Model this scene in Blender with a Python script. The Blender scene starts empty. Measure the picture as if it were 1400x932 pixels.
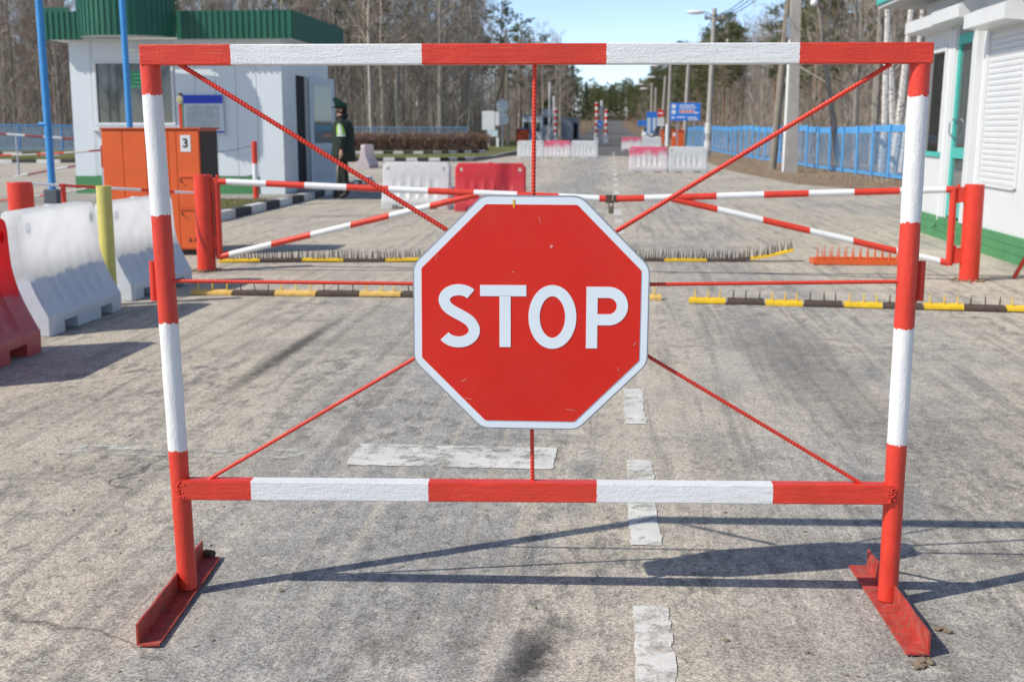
import bpy, bmesh, math, random
from mathutils import Vector, Matrix, noise as mnoise
R = math.radians
random.seed(7)
scene = bpy.context.scene
col = scene.collection

# ---------------------------------------------------------------- camera
CAM_H, FPX, HOR_Y, VAN_X = 1.4, 1650.0, 174.0, 836.0      # photo is 1400 x 932
PITCH = math.atan((466 - HOR_Y) / FPX)
YAW = math.atan((VAN_X - 700) * math.cos(PITCH) / FPX)
cam_data = bpy.data.cameras.new('camera')
cam = bpy.data.objects.new('camera', cam_data)
col.objects.link(cam)
cam.location = (0, 0, CAM_H)
cam.rotation_euler = (math.pi / 2 - PITCH, 0, YAW)
cam_data.sensor_width = 36
cam_data.lens = 36 * FPX / 1400
cam_data.clip_start, cam_data.clip_end = 0.05, 5000
cam_data.dof.use_dof = True
cam_data.dof.focus_distance = 3.5
cam_data.dof.aperture_fstop = 5.6
scene.camera = cam

# ---------------------------------------------------------------- sky, sun, exposure
SUN_EL = R(43.5)
SUN_AZ = math.atan2(-1.45, -0.80)        # compass angle (from +Y towards +X) where the sun stands
world = bpy.data.worlds.new('World')
scene.world = world
world.use_nodes = True
wn = world.node_tree
sky = wn.nodes.new('ShaderNodeTexSky')
sky.sky_type = 'NISHITA'
sky.sun_disc = False
sky.sun_elevation = SUN_EL
sky.sun_rotation = SUN_AZ
sky.air_density = 0.45
sky.dust_density = 0.3
sky.ozone_density = 1.0
tint = wn.nodes.new('ShaderNodeMix'); tint.data_type = 'RGBA'; tint.blend_type = 'MULTIPLY'
tint.inputs[0].default_value = 1.0; tint.inputs[7].default_value = (1.08, 1.02, 0.94, 1)
wn.links.new(sky.outputs[0], tint.inputs[6])
wn.links.new(tint.outputs[2], wn.nodes['Background'].inputs[0])
wn.nodes['Background'].inputs[1].default_value = 0.15
sun_data = bpy.data.lights.new('sun', 'SUN')
sun_data.energy = 2.9
sun_data.angle = R(0.55)
sun_data.color = (1.0, 0.94, 0.83)
sun = bpy.data.objects.new('sun', sun_data)
col.objects.link(sun)
sdir = Vector((math.sin(SUN_AZ) * math.cos(SUN_EL), math.cos(SUN_AZ) * math.cos(SUN_EL), math.sin(SUN_EL)))
sun.rotation_euler = sdir.to_track_quat('Z', 'Y').to_euler()
sun.location = sdir * 60
scene.view_settings.view_transform = 'Standard'
scene.view_settings.look = 'None'
scene.view_settings.exposure = 0.66
scene.view_settings.gamma = 1.0
scene.cycles.use_denoising = True
scene.cycles.max_bounces = 8
scene.cycles.transparent_max_bounces = 24

# ---------------------------------------------------------------- pixel -> place helpers
_fw = Vector((-math.sin(YAW) * math.cos(PITCH), math.cos(YAW) * math.cos(PITCH), -math.sin(PITCH)))
_rt = Vector((math.cos(YAW), math.sin(YAW), 0))
_up = _rt.cross(_fw)
_C = Vector((0, 0, CAM_H))
def ray(x, y): return _fw + _rt * ((x - 700) / FPX) - _up * ((y - 466) / FPX)
def G(x, y, z=0.0):                    # where the ray through a photo pixel meets the level z
    d = ray(x, y); return _C + d * ((z - CAM_H) / d.z)
def onY(x, y, Y):
    d = ray(x, y); return _C + d * (Y / d.y)
def onX(x, y, X):
    d = ray(x, y); return _C + d * (X / d.x)

def ground_z(Y):
    return 0.0 if Y < 120 else min(9.0, (Y - 120) ** 2 * 0.0000275)

# ---------------------------------------------------------------- mesh builder
class MB:
    def __init__(s): s.v = []; s.f = []; s.m = []
    def add(s, verts, faces, mi=0, M=None):
        o = len(s.v)
        if M is not None: verts = [M @ Vector(p) for p in verts]
        s.v += [tuple(p) for p in verts]
        s.f += [tuple(i + o for i in f) for f in faces]
        s.m += [mi] * len(faces)
        return s
    def box(s, x0, x1, y0, y1, z0, z1, mi=0, M=None, b=0.0):
        if b <= 0:
            v = [(x0,y0,z0),(x1,y0,z0),(x1,y1,z0),(x0,y1,z0),(x0,y0,z1),(x1,y0,z1),(x1,y1,z1),(x0,y1,z1)]
            f = [(3,2,1,0),(4,5,6,7),(0,1,5,4),(1,2,6,5),(2,3,7,6),(3,0,4,7)]
            return s.add(v, f, mi, M)
        bm = bmesh.new()
        bmesh.ops.create_cube(bm, size=1)
        for q in bm.verts:
            q.co = Vector(((x0+x1)/2 + q.co.x*(x1-x0), (y0+y1)/2 + q.co.y*(y1-y0), (z0+z1)/2 + q.co.z*(z1-z0)))
        bmesh.ops.bevel(bm, geom=list(bm.edges), offset=b, segments=2, affect='EDGES', profile=0.5)
        return s.bm(bm, mi, M)
    def bm(s, bm, mi=0, M=None):
        bm.verts.index_update()
        s.add([q.co.copy() for q in bm.verts], [[q.index for q in f.verts] for f in bm.faces], mi, M)
        bm.free(); return s
    def tube(s, pts, rad, n=8, mi=0, cap=True, M=None):
        pts = [Vector(p) for p in pts]
        if not isinstance(rad, (list, tuple)): rad = [rad] * len(pts)
        v, f = [], []
        side = None
        for i, p in enumerate(pts):
            d = (pts[min(i+1, len(pts)-1)] - pts[max(i-1, 0)])
            d = d.normalized() if d.length > 1e-9 else Vector((0,0,1))
            if side is None:
                a = Vector((0,0,1)) if abs(d.z) < .9 else Vector((1,0,0))
                side = d.cross(a).normalized()
            else:
                side = (side - d * side.dot(d)).normalized()
            up = d.cross(side)
            for k in range(n):
                t = 2*math.pi*k/n
                v.append(p + (side*math.cos(t) + up*math.sin(t))*rad[i])
        for i in range(len(pts)-1):
            for k in range(n):
                a, b = i*n+k, i*n+(k+1) % n
                f.append((a, b, b+n, a+n))
        if cap:
            f.append(tuple(range(n-1, -1, -1))); f.append(tuple(range((len(pts)-1)*n, len(pts)*n)))
        return s.add(v, f, mi, M)
    def lathe(s, prof, n=20, mi=0, M=None, sy=1.0):
        v, f = [], []
        for r, z in prof:
            for k in range(n):
                t = 2*math.pi*k/n; v.append((r*math.cos(t), r*math.sin(t)*sy, z))
        for i in range(len(prof)-1):
            for k in range(n):
                a, b = i*n+k, i*n+(k+1) % n; f.append((a, b, b+n, a+n))
        f.append(tuple(range(n-1, -1, -1))); f.append(tuple(range((len(prof)-1)*n, len(prof)*n)))
        return s.add(v, f, mi, M)
    def prism(s, poly, d, mi=0, M=None):      # polygon in x,z extruded along +y by d
        n = len(poly)
        v = [(x, 0, z) for x, z in poly] + [(x, d, z) for x, z in poly]
        f = [tuple(range(n)), tuple(range(2*n-1, n-1, -1))] + [(i, i+n, (i+1) % n + n, (i+1) % n) for i in range(n)]
        return s.add(v, f, mi, M)
    def mesh(s, name, mats, smooth=None):
        me = bpy.data.meshes.new(name)
        me.from_pydata(s.v, [], s.f)
        if not isinstance(mats, (list, tuple)): mats = [mats]
        for m in mats: me.materials.append(m)
        if len(mats) > 1: me.polygons.foreach_set('material_index', s.m)
        bm = bmesh.new(); bm.from_mesh(me)
        if len(bm.faces) < 60000: bmesh.ops.recalc_face_normals(bm, faces=bm.faces)
        bm.to_mesh(me); bm.free()
        if smooth:
            me.polygons.foreach_set('use_smooth', [True]*len(me.polygons))
            me.set_sharp_from_angle(angle=R(smooth))
        me.update()
        return me
    def build(s, name, mats, parent=None, smooth=None, loc=None, rz=0):
        return link(name, s.mesh(name, mats, smooth), parent, loc, rz)

def link(name, me, parent=None, loc=None, rz=0):
    o = bpy.data.objects.new(name, me); col.objects.link(o)
    o.parent = parent
    if loc is not None: o.location = loc
    if rz: o.rotation_euler = (0, 0, rz)
    return o
def tag(o, label, cat, group=None):
    o['label'] = label; o['category'] = cat
    if group: o['group'] = group
    return o
def thing(name, label, cat, loc=(0,0,0), rz=0, group=None):
    o = bpy.data.objects.new(name, None); col.objects.link(o)
    o.location = loc; o.rotation_euler = (0, 0, rz); o.empty_display_size = .2
    return tag(o, label, cat, group)
def struct(o, kind='structure', label=None):
    o['kind'] = kind
    if label: o['label'] = label
    return o
def copy_tree(o, parent=None):
    c = o.copy(); col.objects.link(c)
    if parent is not None: c.parent = parent; c.matrix_parent_inverse = o.matrix_parent_inverse.copy()
    for ch in [q for q in list(o.children)]:
        copy_tree(ch, c)
    return c
def cyl_between(a, b, r0, r1=None, n=10, mi=0, mb=None):
    mb = mb or MB()
    return mb.tube([a, b], [r0, r0 if r1 is None else r1], n, mi)

# ---------------------------------------------------------------- materials
def nodes(name):
    m = bpy.data.materials.new(name); m.use_nodes = True
    nt = m.node_tree; return m, nt, nt.nodes['Principled BSDF']
def N(nt, t, **kw):
    n = nt.nodes.new(t)
    for k, v in kw.items():
        if k in n.inputs.keys() if isinstance(k, str) else False: n.inputs[k].default_value = v
        else: setattr(n, k, v)
    return n
def L(nt, a, b): nt.links.new(a, b)
def ramp(nt, fac, stops, interp='LINEAR'):
    r = nt.nodes.new('ShaderNodeValToRGB'); r.color_ramp.interpolation = interp
    e = r.color_ramp.elements
    while len(e) < len(stops): e.new(0.5)
    for q, (p, c) in zip(e, stops):
        q.position = p; q.color = c if len(c) == 4 else (*c, 1)
    L(nt, fac, r.inputs[0]); return r.outputs[0]
def noise(nt, vec, scale, detail=4, rough=.55, dist=0.0):
    n = nt.nodes.new('ShaderNodeTexNoise')
    n.inputs['Scale'].default_value = scale; n.inputs['Detail'].default_value = detail
    n.inputs['Roughness'].default_value = rough; n.inputs['Distortion'].default_value = dist
    if vec is not None: L(nt, vec, n.inputs['Vector'])
    return n.outputs['Fac']
def mapping(nt, vec, scale=(1,1,1), loc=(0,0,0), rot=(0,0,0)):
    m = nt.nodes.new('ShaderNodeMapping')
    m.inputs['Scale'].default_value = scale; m.inputs['Location'].default_value = loc; m.inputs['Rotation'].default_value = rot
    L(nt, vec, m.inputs['Vector']); return m.outputs[0]
def mix(nt, fac, a, b, mode='MIX'):
    m = nt.nodes.new('ShaderNodeMix'); m.data_type = 'RGBA'; m.blend_type = mode
    if isinstance(fac, (int, float)): m.inputs[0].default_value = fac
    else: L(nt, fac, m.inputs[0])
    for i, c in ((6, a), (7, b)):
        if isinstance(c, (tuple, list)): m.inputs[i].default_value = (*c[:3], 1)
        else: L(nt, c, m.inputs[i])
    return m.outputs[2]
def math_(nt, op, a, b=None, clamp=False):
    m = nt.nodes.new('ShaderNodeMath'); m.operation = op; m.use_clamp = clamp
    for i, c in ((0, a), (1, b)):
        if c is None: continue
        if isinstance(c, (int, float)): m.inputs[i].default_value = c
        else: L(nt, c, m.inputs[i])
    return m.outputs[0]
def bump(nt, bsdf, h, strength=.3, dist=.01):
    b = nt.nodes.new('ShaderNodeBump'); b.inputs['Strength'].default_value = strength; b.inputs['Distance'].default_value = dist
    L(nt, h, b.inputs['Height']); L(nt, b.outputs[0], bsdf.inputs['Normal'])
def objco(nt): return nt.nodes.new('ShaderNodeTexCoord').outputs['Object']
def geopos(nt): return nt.nodes.new('ShaderNodeNewGeometry').outputs['Position']
MATS = {}
def paint(name, c, rough=.5, var=.12, scale=6.0, fine=60.0, bmp=.08, metal=0.0, dirt=0.0, dirtc=(.16,.13,.10), spec=.4):
    if name in MATS: return MATS[name]
    m, nt, b = nodes(name); co = objco(nt)
    n1 = noise(nt, co, scale, 5); n2 = noise(nt, co, fine, 3)
    dark = tuple(x*(1-var) for x in c); light = tuple(min(1, x*(1+var*.5)) for x in c)
    cc = ramp(nt, n1, [(.3, dark), (.7, light)])
    if dirt > 0:
        dn = math_(nt, 'MULTIPLY', ramp(nt, noise(nt, co, scale*2.3, 6, .7), [(.48, (0,0,0)), (.75, (1,1,1))]), dirt)
        cc = mix(nt, dn, cc, dirtc)
    L(nt, cc, b.inputs['Base Color'])
    rr = ramp(nt, n2, [(.2, (max(0,rough-.12),)*3), (.8, (min(1,rough+.12),)*3)]); L(nt, rr, b.inputs['Roughness'])
    b.inputs['Metallic'].default_value = metal; b.inputs['Specular IOR Level'].default_value = spec
    if bmp > 0: bump(nt, b, n2, bmp, .004)
    MATS[name] = m; return m
RED = (.67, .046, .024); WHITE = (.78, .79, .79)
def stripes(name, axis, breaks, first, lo, hi, c_a=RED, c_b=WHITE, edge=.006, grain=True, rough=.42):
    """painted bands along one object axis, ragged brush edges; breaks ascending in metres"""
    m, nt, b = nodes(name); co = objco(nt)
    sep = nt.nodes.new('ShaderNodeSeparateXYZ'); L(nt, co, sep.inputs[0])
    es = [36, 36, 36]; es['XYZ'.index(axis)] = 7
    en = noise(nt, mapping(nt, co, tuple(es)), 2.6, 5, .72)
    pos = math_(nt, 'ADD', sep.outputs['XYZ'.index(axis)], math_(nt, 'MULTIPLY', math_(nt, 'SUBTRACT', en, .5), edge*2))
    mr = nt.nodes.new('ShaderNodeMapRange'); mr.inputs[1].default_value = lo; mr.inputs[2].default_value = hi
    L(nt, pos, mr.inputs[0])
    r = nt.nodes.new('ShaderNodeValToRGB'); r.color_ramp.interpolation = 'CONSTANT'
    e = r.color_ramp.elements; st = [lo] + list(breaks)
    while len(e) < len(st): e.new(.9)
    for i, p in enumerate(st):
        e[i].position = max(0, min(1, (p-lo)/(hi-lo)))
        v = 0 if (i % 2 == 0) == (first == 'a') else 1
        e[i].color = (v, v, v, 1)
    L(nt, mr.outputs[0], r.inputs[0])
    n1 = noise(nt, co, 9, 5)
    ca = ramp(nt, n1, [(.3, tuple(x*.86 for x in c_a)), (.7, tuple(min(1, x*1.08) for x in c_a))])
    cb = ramp(nt, n1, [(.3, tuple(x*.92 for x in c_b)), (.7, c_b)])
    cc = mix(nt, r.outputs[0], ca, cb)
    # chips and grime
    ch = ramp(nt, noise(nt, co, 55, 6, .75), [(.64, (0,0,0)), (.69, (1,1,1))])
    cc = mix(nt, math_(nt, 'MULTIPLY', ch, .6), cc, (.20, .11, .07))
    sc = [14, 14, 14]; sc['XYZ'.index(axis)] = 2
    gr = noise(nt, mapping(nt, co, tuple(sc)), 6, 6, .65)
    cc = mix(nt, math_(nt, 'MULTIPLY', ramp(nt, gr, [(.6, (0,0,0)), (.85, (1,1,1))]), .22), cc, (.35, .2, .1))
    scs = [220, 220, 220]; scs['XYZ'.index(axis)] = 4
    scr = math_(nt, 'MULTIPLY', ramp(nt, noise(nt, mapping(nt, co, tuple(scs)), 1.0, 3, .6), [(.66, (0,0,0)), (.70, (1,1,1))]), ramp(nt, noise(nt, co, 5, 3), [(.5, (0,0,0)), (.62, (.6,.6,.6))]))
    if grain: cc = mix(nt, scr, cc, mix(nt, r.outputs[0], (.75, .30, .10), (.50, .48, .45)))
    L(nt, cc, b.inputs['Base Color']); b.inputs['Roughness'].default_value = rough
    if grain: bump(nt, b, math_(nt, 'ADD', gr, math_(nt, 'MULTIPLY', noise(nt, co, 130, 4), .6)), .65, .004)
    MATS[name] = m; return m

m_red = paint('red_paint', RED, .38, .12, 8, 90, .15, dirt=.12)
m_white = paint('white_paint', WHITE, .45, .06, 8, 90, .12, dirt=.08)
m_footred = paint('worn_red_paint', (.46, .05, .035), .6, .35, 22, 90, .45, dirt=.9, dirtc=(.23,.16,.12))
m_galv = paint('galvanised_steel', (.42, .45, .48), .38, .12, 20, 120, .06, metal=.75)
m_black = paint('black_rubber', (.018, .018, .02), .6, .2, 10, 80, .1)
m_orange = paint('orange_paint', (.68, .115, .025), .42, .08, 3, 70, .06, dirt=.1)
m_blue = paint('blue_paint', (.05, .27, .62), .4, .12, 5, 70, .06)
m_fence = paint('fence_blue_paint', (.10, .36, .70), .5, .2, 1.5, 70, .06)
m_yellow = paint('yellow_paint', (.78, .50, .015), .5, .12, 9, 90, .2, dirt=.35)
m_paleyellow = paint('pale_yellow_paint', (.60, .53, .15), .5, .08, 9, 90, .15, dirt=.2)
m_oldyellow = paint('dusty_yellow_paint', (.70, .46, .13), .65, .2, 12, 90, .3, dirt=.5, dirtc=(.36,.20,.08))
m_rust = paint('rusty_steel', (.085, .06, .048), .75, .35, 25, 120, .4, dirt=.5, dirtc=(.17,.085,.04))
m_spike = paint('spike_steel', (.055, .045, .04), .6, .2, 25, 120, .2)
m_booth = paint('white_cladding', (.66, .71, .74), .42, .04, 1.2, 60, .03)
m_trimwhite = paint('white_plastic_trim', (.66, .675, .68), .35, .03, 2, 60, .02)
m_greenmetal = paint('green_sheet_metal', (.020, .125, .078), .4, .15, 2, 60, .03)
m_greenplinth = paint('green_plinth_paint', (.07, .25, .10), .55, .15, 3, 60, .15, dirt=.12)
m_teal = paint('teal_paint', (.07, .46, .40), .4, .08, 4, 60, .03)
m_greydoor = paint('grey_door', (.50, .55, .60), .4, .05, 3, 60, .03)
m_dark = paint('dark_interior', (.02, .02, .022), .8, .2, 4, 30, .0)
m_concrete = paint('grey_concrete', (.38, .36, .33), .85, .15, 3, 90, .4, dirt=.2)
m_wood = paint('weathered_wood', (.25, .22, .18), .85, .2, 6, 90, .3)
m_kerbw = paint('kerb_white', (.62, .62, .60), .7, .15, 6, 70, .3, dirt=.35)
m_kerbb = paint('kerb_black', (.035, .035, .036), .7, .3, 6, 70, .3, dirt=.35)
m_kerbg = paint('kerb_grey', (.33, .32, .30), .8, .15, 5, 70, .3)
m_signblue = paint('sign_blue', (.03, .20, .70), .4, .06, 2, 60, .0)
m_lamp = paint('lamp_white', (.75, .76, .76), .35, .05, 5, 60, .0)
m_brass = paint('dull_brass', (.20, .17, .13), .5, .25, 30, 150, .2, metal=.7, dirt=.4)
m_signred = paint('sign_red_film', (.66, .018, .008), .34, .10, 2.2, 300, .02, dirt=.10, dirtc=(.62,.16,.11))
m_signwhite = paint('sign_white_film', (.72, .80, .86), .35, .03, 3, 40, .01)

def glass_dark(name, c=(.02,.025,.028)):
    m, nt, b = nodes(name); b.inputs['Base Color'].default_value = (*c, 1); b.inputs['Roughness'].default_value = .03
    b.inputs['Specular IOR Level'].default_value = .8; b.inputs['Coat Weight'].default_value = .6; b.inputs['Coat Roughness'].default_value = .02
    return m
m_glass = glass_dark('window_glass')
m_glass2 = glass_dark('door_glass', (.10, .12, .12))

def plastic(name, c, translucent=.45, water=None, fade=None, scale=4.0, dirt=.40):
    """thin moulded polythene: lets light through, with scuffs; a greyer, less translucent zone below a wavy level"""
    m, nt, b = nodes(name); co = objco(nt)
    n1 = noise(nt, co, scale, 5, .6)
    cc = ramp(nt, n1, [(.3, tuple(x*.88 for x in c)), (.7, c)])
    sep = nt.nodes.new('ShaderNodeSeparateXYZ'); L(nt, co, sep.inputs[0])
    wob = math_(nt, 'MULTIPLY', math_(nt, 'SUBTRACT', noise(nt, co, 7, 4), .5), .12)
    zz = math_(nt, 'ADD', sep.outputs[2], wob)
    tr = translucent
    if water:
        low = ramp(nt, math_(nt, 'SUBTRACT', water+.5, zz), [(.49, (0,0,0)), (.51, (1,1,1))])
        cc = mix(nt, low, cc, tuple(x*f for x, f in zip(c, (.60, .63, .70))))
        tr = math_(nt, 'MULTIPLY', math_(nt, 'SUBTRACT', 1.0, low), translucent)
    if fade:   # sun-bleached paint left near the top
        zz2 = math_(nt, 'ADD', sep.outputs[2], math_(nt, 'MULTIPLY', math_(nt, 'SUBTRACT', noise(nt, mapping(nt, co, (1.2,1,.6)), 3, 4), .5), .55))
        cc = mix(nt, ramp(nt, zz2, [(.50, (0,0,0)), (.66, (1,1,1))]), cc, fade)
    grime = math_(nt, 'MULTIPLY', ramp(nt, math_(nt, 'ADD', noise(nt, co, 9, 7, .7), math_(nt, 'MULTIPLY', sep.outputs[2], -.35)), [(.28, (0,0,0)), (.6, (1,1,1))]), dirt)
    cc = mix(nt, grime, cc, (.34, .30, .26))
    L(nt, cc, b.inputs['Base Color']); b.inputs['Roughness'].default_value = .38
    bump(nt, b, noise(nt, co, 14, 4), .25, .02)
    t = nt.nodes.new('ShaderNodeBsdfTranslucent'); L(nt, cc, t.inputs[0])
    ms = nt.nodes.new('ShaderNodeMixShader')
    if isinstance(tr, (int, float)): ms.inputs[0].default_value = tr
    else: L(nt, tr, ms.inputs[0])
    L(nt, b.outputs[0], ms.inputs[1]); L(nt, t.outputs[0], ms.inputs[2])
    L(nt, ms.outputs[0], nt.nodes['Material Output'].inputs[0])
    return m
m_plw = plastic('white_polythene', (.92, .925, .925), .85, water=.36, dirt=.16)
m_plr = plastic('red_polythene', (.85, .055, .06), .7, water=.34, dirt=.2)
m_plw2 = plastic('white_polythene_clean', (.86, .87, .87), .45, dirt=.25)
m_plr2 = plastic('red_polythene_clean', (.86, .075, .10), .45, dirt=.18)
m_plfade = plastic('faded_pink_polythene', (.80, .76, .77), .3, fade=(.80, .16, .26))
m_plpink = plastic('bleached_polythene', (.76, .66, .67), .3)

# -------- ground materials
def ellipse_mask(nt, pos, c, ang, l, w, wob, soft=(.45, 1.0)):
    p = mapping(nt, pos, (1,1,1), (-c[0], -c[1], 0))
    p = mapping(nt, p, (1,1,1), (0,0,0), (0, 0, -ang))
    p = mapping(nt, p, (1/l, 1/w, 0))
    ln = nt.nodes.new('ShaderNodeVectorMath'); ln.operation = 'LENGTH'; L(nt, p, ln.inputs[0])
    d = math_(nt, 'ADD', ln.outputs['Value'], math_(nt, 'MULTIPLY', math_(nt, 'SUBTRACT', wob, .5), 1.5))
    return ramp(nt, d, [(soft[0], (1,1,1)), (min(1, soft[1]), (0,0,0))])
def make_asphalt():
    m, nt, b = nodes('dusty_asphalt'); p = geopos(nt)
    big = noise(nt, mapping(nt, p, (.55, .16, 1)), 1.0, 5, .6, .4)
    mid = noise(nt, mapping(nt, p, (1.6, .7, 1)), 1.7, 6, .62, .3)
    fine = noise(nt, p, 130, 3, .6)
    grit = noise(nt, p, 420, 2, .5)
    asph = ramp(nt, mid, [(.30, (.245,.238,.226)), (.55, (.345,.335,.318)), (.75, (.430,.416,.392))])
    sand = ramp(nt, mid, [(.3, (.435,.380,.302)), (.7, (.560,.498,.408))])
    sx_ = nt.nodes.new('ShaderNodeSeparateXYZ'); L(nt, p, sx_.inputs[0])
    xw = math_(nt, 'ADD', math_(nt, 'MULTIPLY', sx_.outputs[0], .1), math_(nt, 'ADD', .5, math_(nt, 'MULTIPLY', math_(nt, 'SUBTRACT', mid, .5), .10)))
    lanes = ramp(nt, xw, [(.0, (.75,)*3), (.30, (.72,)*3), (.37, (.42,)*3), (.455, (.30,)*3), (.49, (.66,)*3), (.535, (.62,)*3), (.60, (.45,)*3), (.68, (.66,)*3), (1.0, (.75,)*3)])
    sm = ramp(nt, math_(nt, 'ADD', math_(nt, 'MULTIPLY', big, .55), math_(nt, 'ADD', math_(nt, 'MULTIPLY', mid, .30), math_(nt, 'MULTIPLY', lanes, .40))), [(.56, (0,0,0)), (.70, (1,1,1))])
    c = mix(nt, math_(nt, 'MULTIPLY', sm, .95), asph, sand)
    # blotches of bare dark asphalt where the sand is scuffed off
    bl = noise(nt, mapping(nt, p, (5, 2.6, 1)), 2.2, 8, .72, .5)
    blm = ramp(nt, math_(nt, 'ADD', bl, math_(nt, 'MULTIPLY', math_(nt, 'SUBTRACT', mid, .5), .45)), [(.495, (0,0,0)), (.62, (1,1,1))])
    zone = ramp(nt, noise(nt, mapping(nt, p, (.8, .4, 1), (21,2,0)), 1.0, 4, .6), [(.40, (.12,.12,.12)), (.60, (1,1,1))])
    c = mix(nt, math_(nt, 'MULTIPLY', math_(nt, 'MULTIPLY', blm, zone), .85), c, (.150,.144,.134))
    # tyre sweeps across the apron
    tw = noise(nt, mapping(nt, p, (9.0, .35, 1), (0,0,0), (0,0,R(-6))), 1.0, 4, .6, .6)
    c = mix(nt, math_(nt, 'MULTIPLY', ramp(nt, tw, [(.52, (0,0,0)), (.62, (1,1,1))]), .5), c, (.175,.166,.15))
    tw3 = noise(nt, mapping(nt, p, (12.0, .30, 1), (4,7,0), (0,0,R(3))), 1.0, 4, .6, .4)
    c = mix(nt, math_(nt, 'MULTIPLY', ramp(nt, tw3, [(.54, (0,0,0)), (.64, (1,1,1))]), .5), c, (.50,.445,.36))
    tw2 = noise(nt, mapping(nt, p, (.25, 1.6, 1), (0,0,0), (0,0,R(12))), 1.0, 5, .6, 1.0)
    c = mix(nt, math_(nt, 'MULTIPLY', ramp(nt, tw2, [(.54, (0,0,0)), (.68, (1,1,1))]), .32), c, (.16,.155,.148))
    fl = noise(nt, mapping(nt, p, (1, .8, 1), (3,9,0)), 26, 7, .72, .3)
    flm = math_(nt, 'MULTIPLY', ramp(nt, fl, [(.54, (0,0,0)), (.64, (1,1,1))]), ramp(nt, big, [(.38, (.15,.15,.15)), (.60, (.75,.75,.75))]))
    c = mix(nt, flm, c, (.15,.145,.138))
    lt = ramp(nt, noise(nt, mapping(nt, p, (1,1,1), (13,4,0)), 9, 7, .7), [(.52, (0,0,0)), (.66, (.55,.55,.55))])
    c = mix(nt, lt, c, (.56,.515,.44))
    # small dark pits and light stones
    pit = ramp(nt, noise(nt, p, 42, 5, .78), [(.60, (0,0,0)), (.65, (1,1,1))])
    c = mix(nt, math_(nt, 'MULTIPLY', pit, .6), c, (.10,.098,.093))
    st = ramp(nt, noise(nt, mapping(nt, p, (1,1,1), (7,3,0)), 210, 2, .5), [(.60, (0,0,0)), (.66, (1,1,1))])
    c = mix(nt, math_(nt, 'MULTIPLY', st, .35), c, (.62,.59,.55))
    # cracks
    dv = nt.nodes.new('ShaderNodeVectorMath'); dv.operation = 'ADD'
    nz = nt.nodes.new('ShaderNodeTexNoise'); nz.inputs['Scale'].default_value = 2.5; nz.inputs['Detail'].default_value = 6; L(nt, p, nz.inputs['Vector'])
    sc = nt.nodes.new('ShaderNodeVectorMath'); sc.operation = 'SCALE'; sc.inputs['Scale'].default_value = .5; L(nt, nz.outputs['Color'], sc.inputs[0])
    L(nt, p, dv.inputs[0]); L(nt, sc.outputs[0], dv.inputs[1])
    vo = nt.nodes.new('ShaderNodeTexVoronoi'); vo.feature = 'DISTANCE_TO_EDGE'; vo.inputs['Scale'].default_value = .42; L(nt, dv.outputs[0], vo.inputs['Vector'])
    ck = ramp(nt, vo.outputs['Distance'], [(.0, (1,1,1)), (.003, (.6,.6,.6)), (.007, (0,0,0))])
    ck = math_(nt, 'MULTIPLY', ck, ramp(nt, noise(nt, p, .8, 3), [(.54, (0,0,0)), (.66, (1,1,1))]))
    c = mix(nt, math_(nt, 'MULTIPLY', ck, .8), c, (.06,.058,.055))
    # one tar seam, one oil drip, one scuffed patch beside the centre line
    wob = noise(nt, p, 6, 7, .75); wob2 = noise(nt, p, 14, 6, .75)
    a, e = G(270, 560), G(480, 425); d = (e-a)
    seam = ellipse_mask(nt, p, (a+e)/2, math.atan2(d.y, d.x), d.length*.62, .09, wob2, (.2, .95))
    c = mix(nt, math_(nt, 'MULTIPLY', seam, .85), c, (.055,.054,.052))
    q = G(725, 895); oil = ellipse_mask(nt, p, q, R(80), .30, .085, wob2, (.2, 1.0))
    c = mix(nt, math_(nt, 'MULTIPLY', oil, .92), c, (.045,.044,.044))
    q = G(1085, 490); sc2 = ellipse_mask(nt, p, q, R(95), 2.4, .35, wob, (.2, 1.0))
    c = mix(nt, math_(nt, 'MULTIPLY', sc2, .45), c, (.13,.125,.118))
    for (qx, qy, an, l_, w_, st_) in ((60, 560, 60, 1.3, .5, .45), (150, 640, 20, .75, .28, .6), (1290, 620, 75, 1.6, .55, .5), (1180, 560, 100, 1.4, .3, .45), (400, 470, 40, 1.2, .25, .45), (980, 640, 95, 1.1, .16, .5), (560, 860, 30, .5, .22, .35), (1060, 880, 120, .5, .16, .4)):
        q = G(qx, qy); sc3 = ellipse_mask(nt, p, q, R(an), l_, w_, wob2, (.1, 1.0))
        c = mix(nt, math_(nt, 'MULTIPLY', math_(nt, 'MULTIPLY', sc3, ramp(nt, fl, [(.40, (.25,.25,.25)), (.58, (1,1,1))])), st_), c, (.14,.135,.128))
    # grain
    c = mix(nt, .60, c, ramp(nt, fine, [(.32, (.10,.10,.10)), (.68, (.90,.90,.90))]), 'OVERLAY')
    c = mix(nt, .32, c, ramp(nt, grit, [(.35, (.15,.15,.15)), (.65, (.85,.85,.85))]), 'OVERLAY')
    L(nt, c, b.inputs['Base Color']); b.inputs['Roughness'].default_value = .9; b.inputs['Specular IOR Level'].default_value = .25
    h = math_(nt, 'ADD', math_(nt, 'MULTIPLY', fine, .5), math_(nt, 'ADD', math_(nt, 'MULTIPLY', bl, .8), math_(nt, 'MULTIPLY', grit, .25)))
    h = math_(nt, 'SUBTRACT', h, math_(nt, 'MULTIPLY', ck, .6))
    bump(nt, b, h, .55, .012)
    return m
m_asphalt = make_asphalt()
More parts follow.
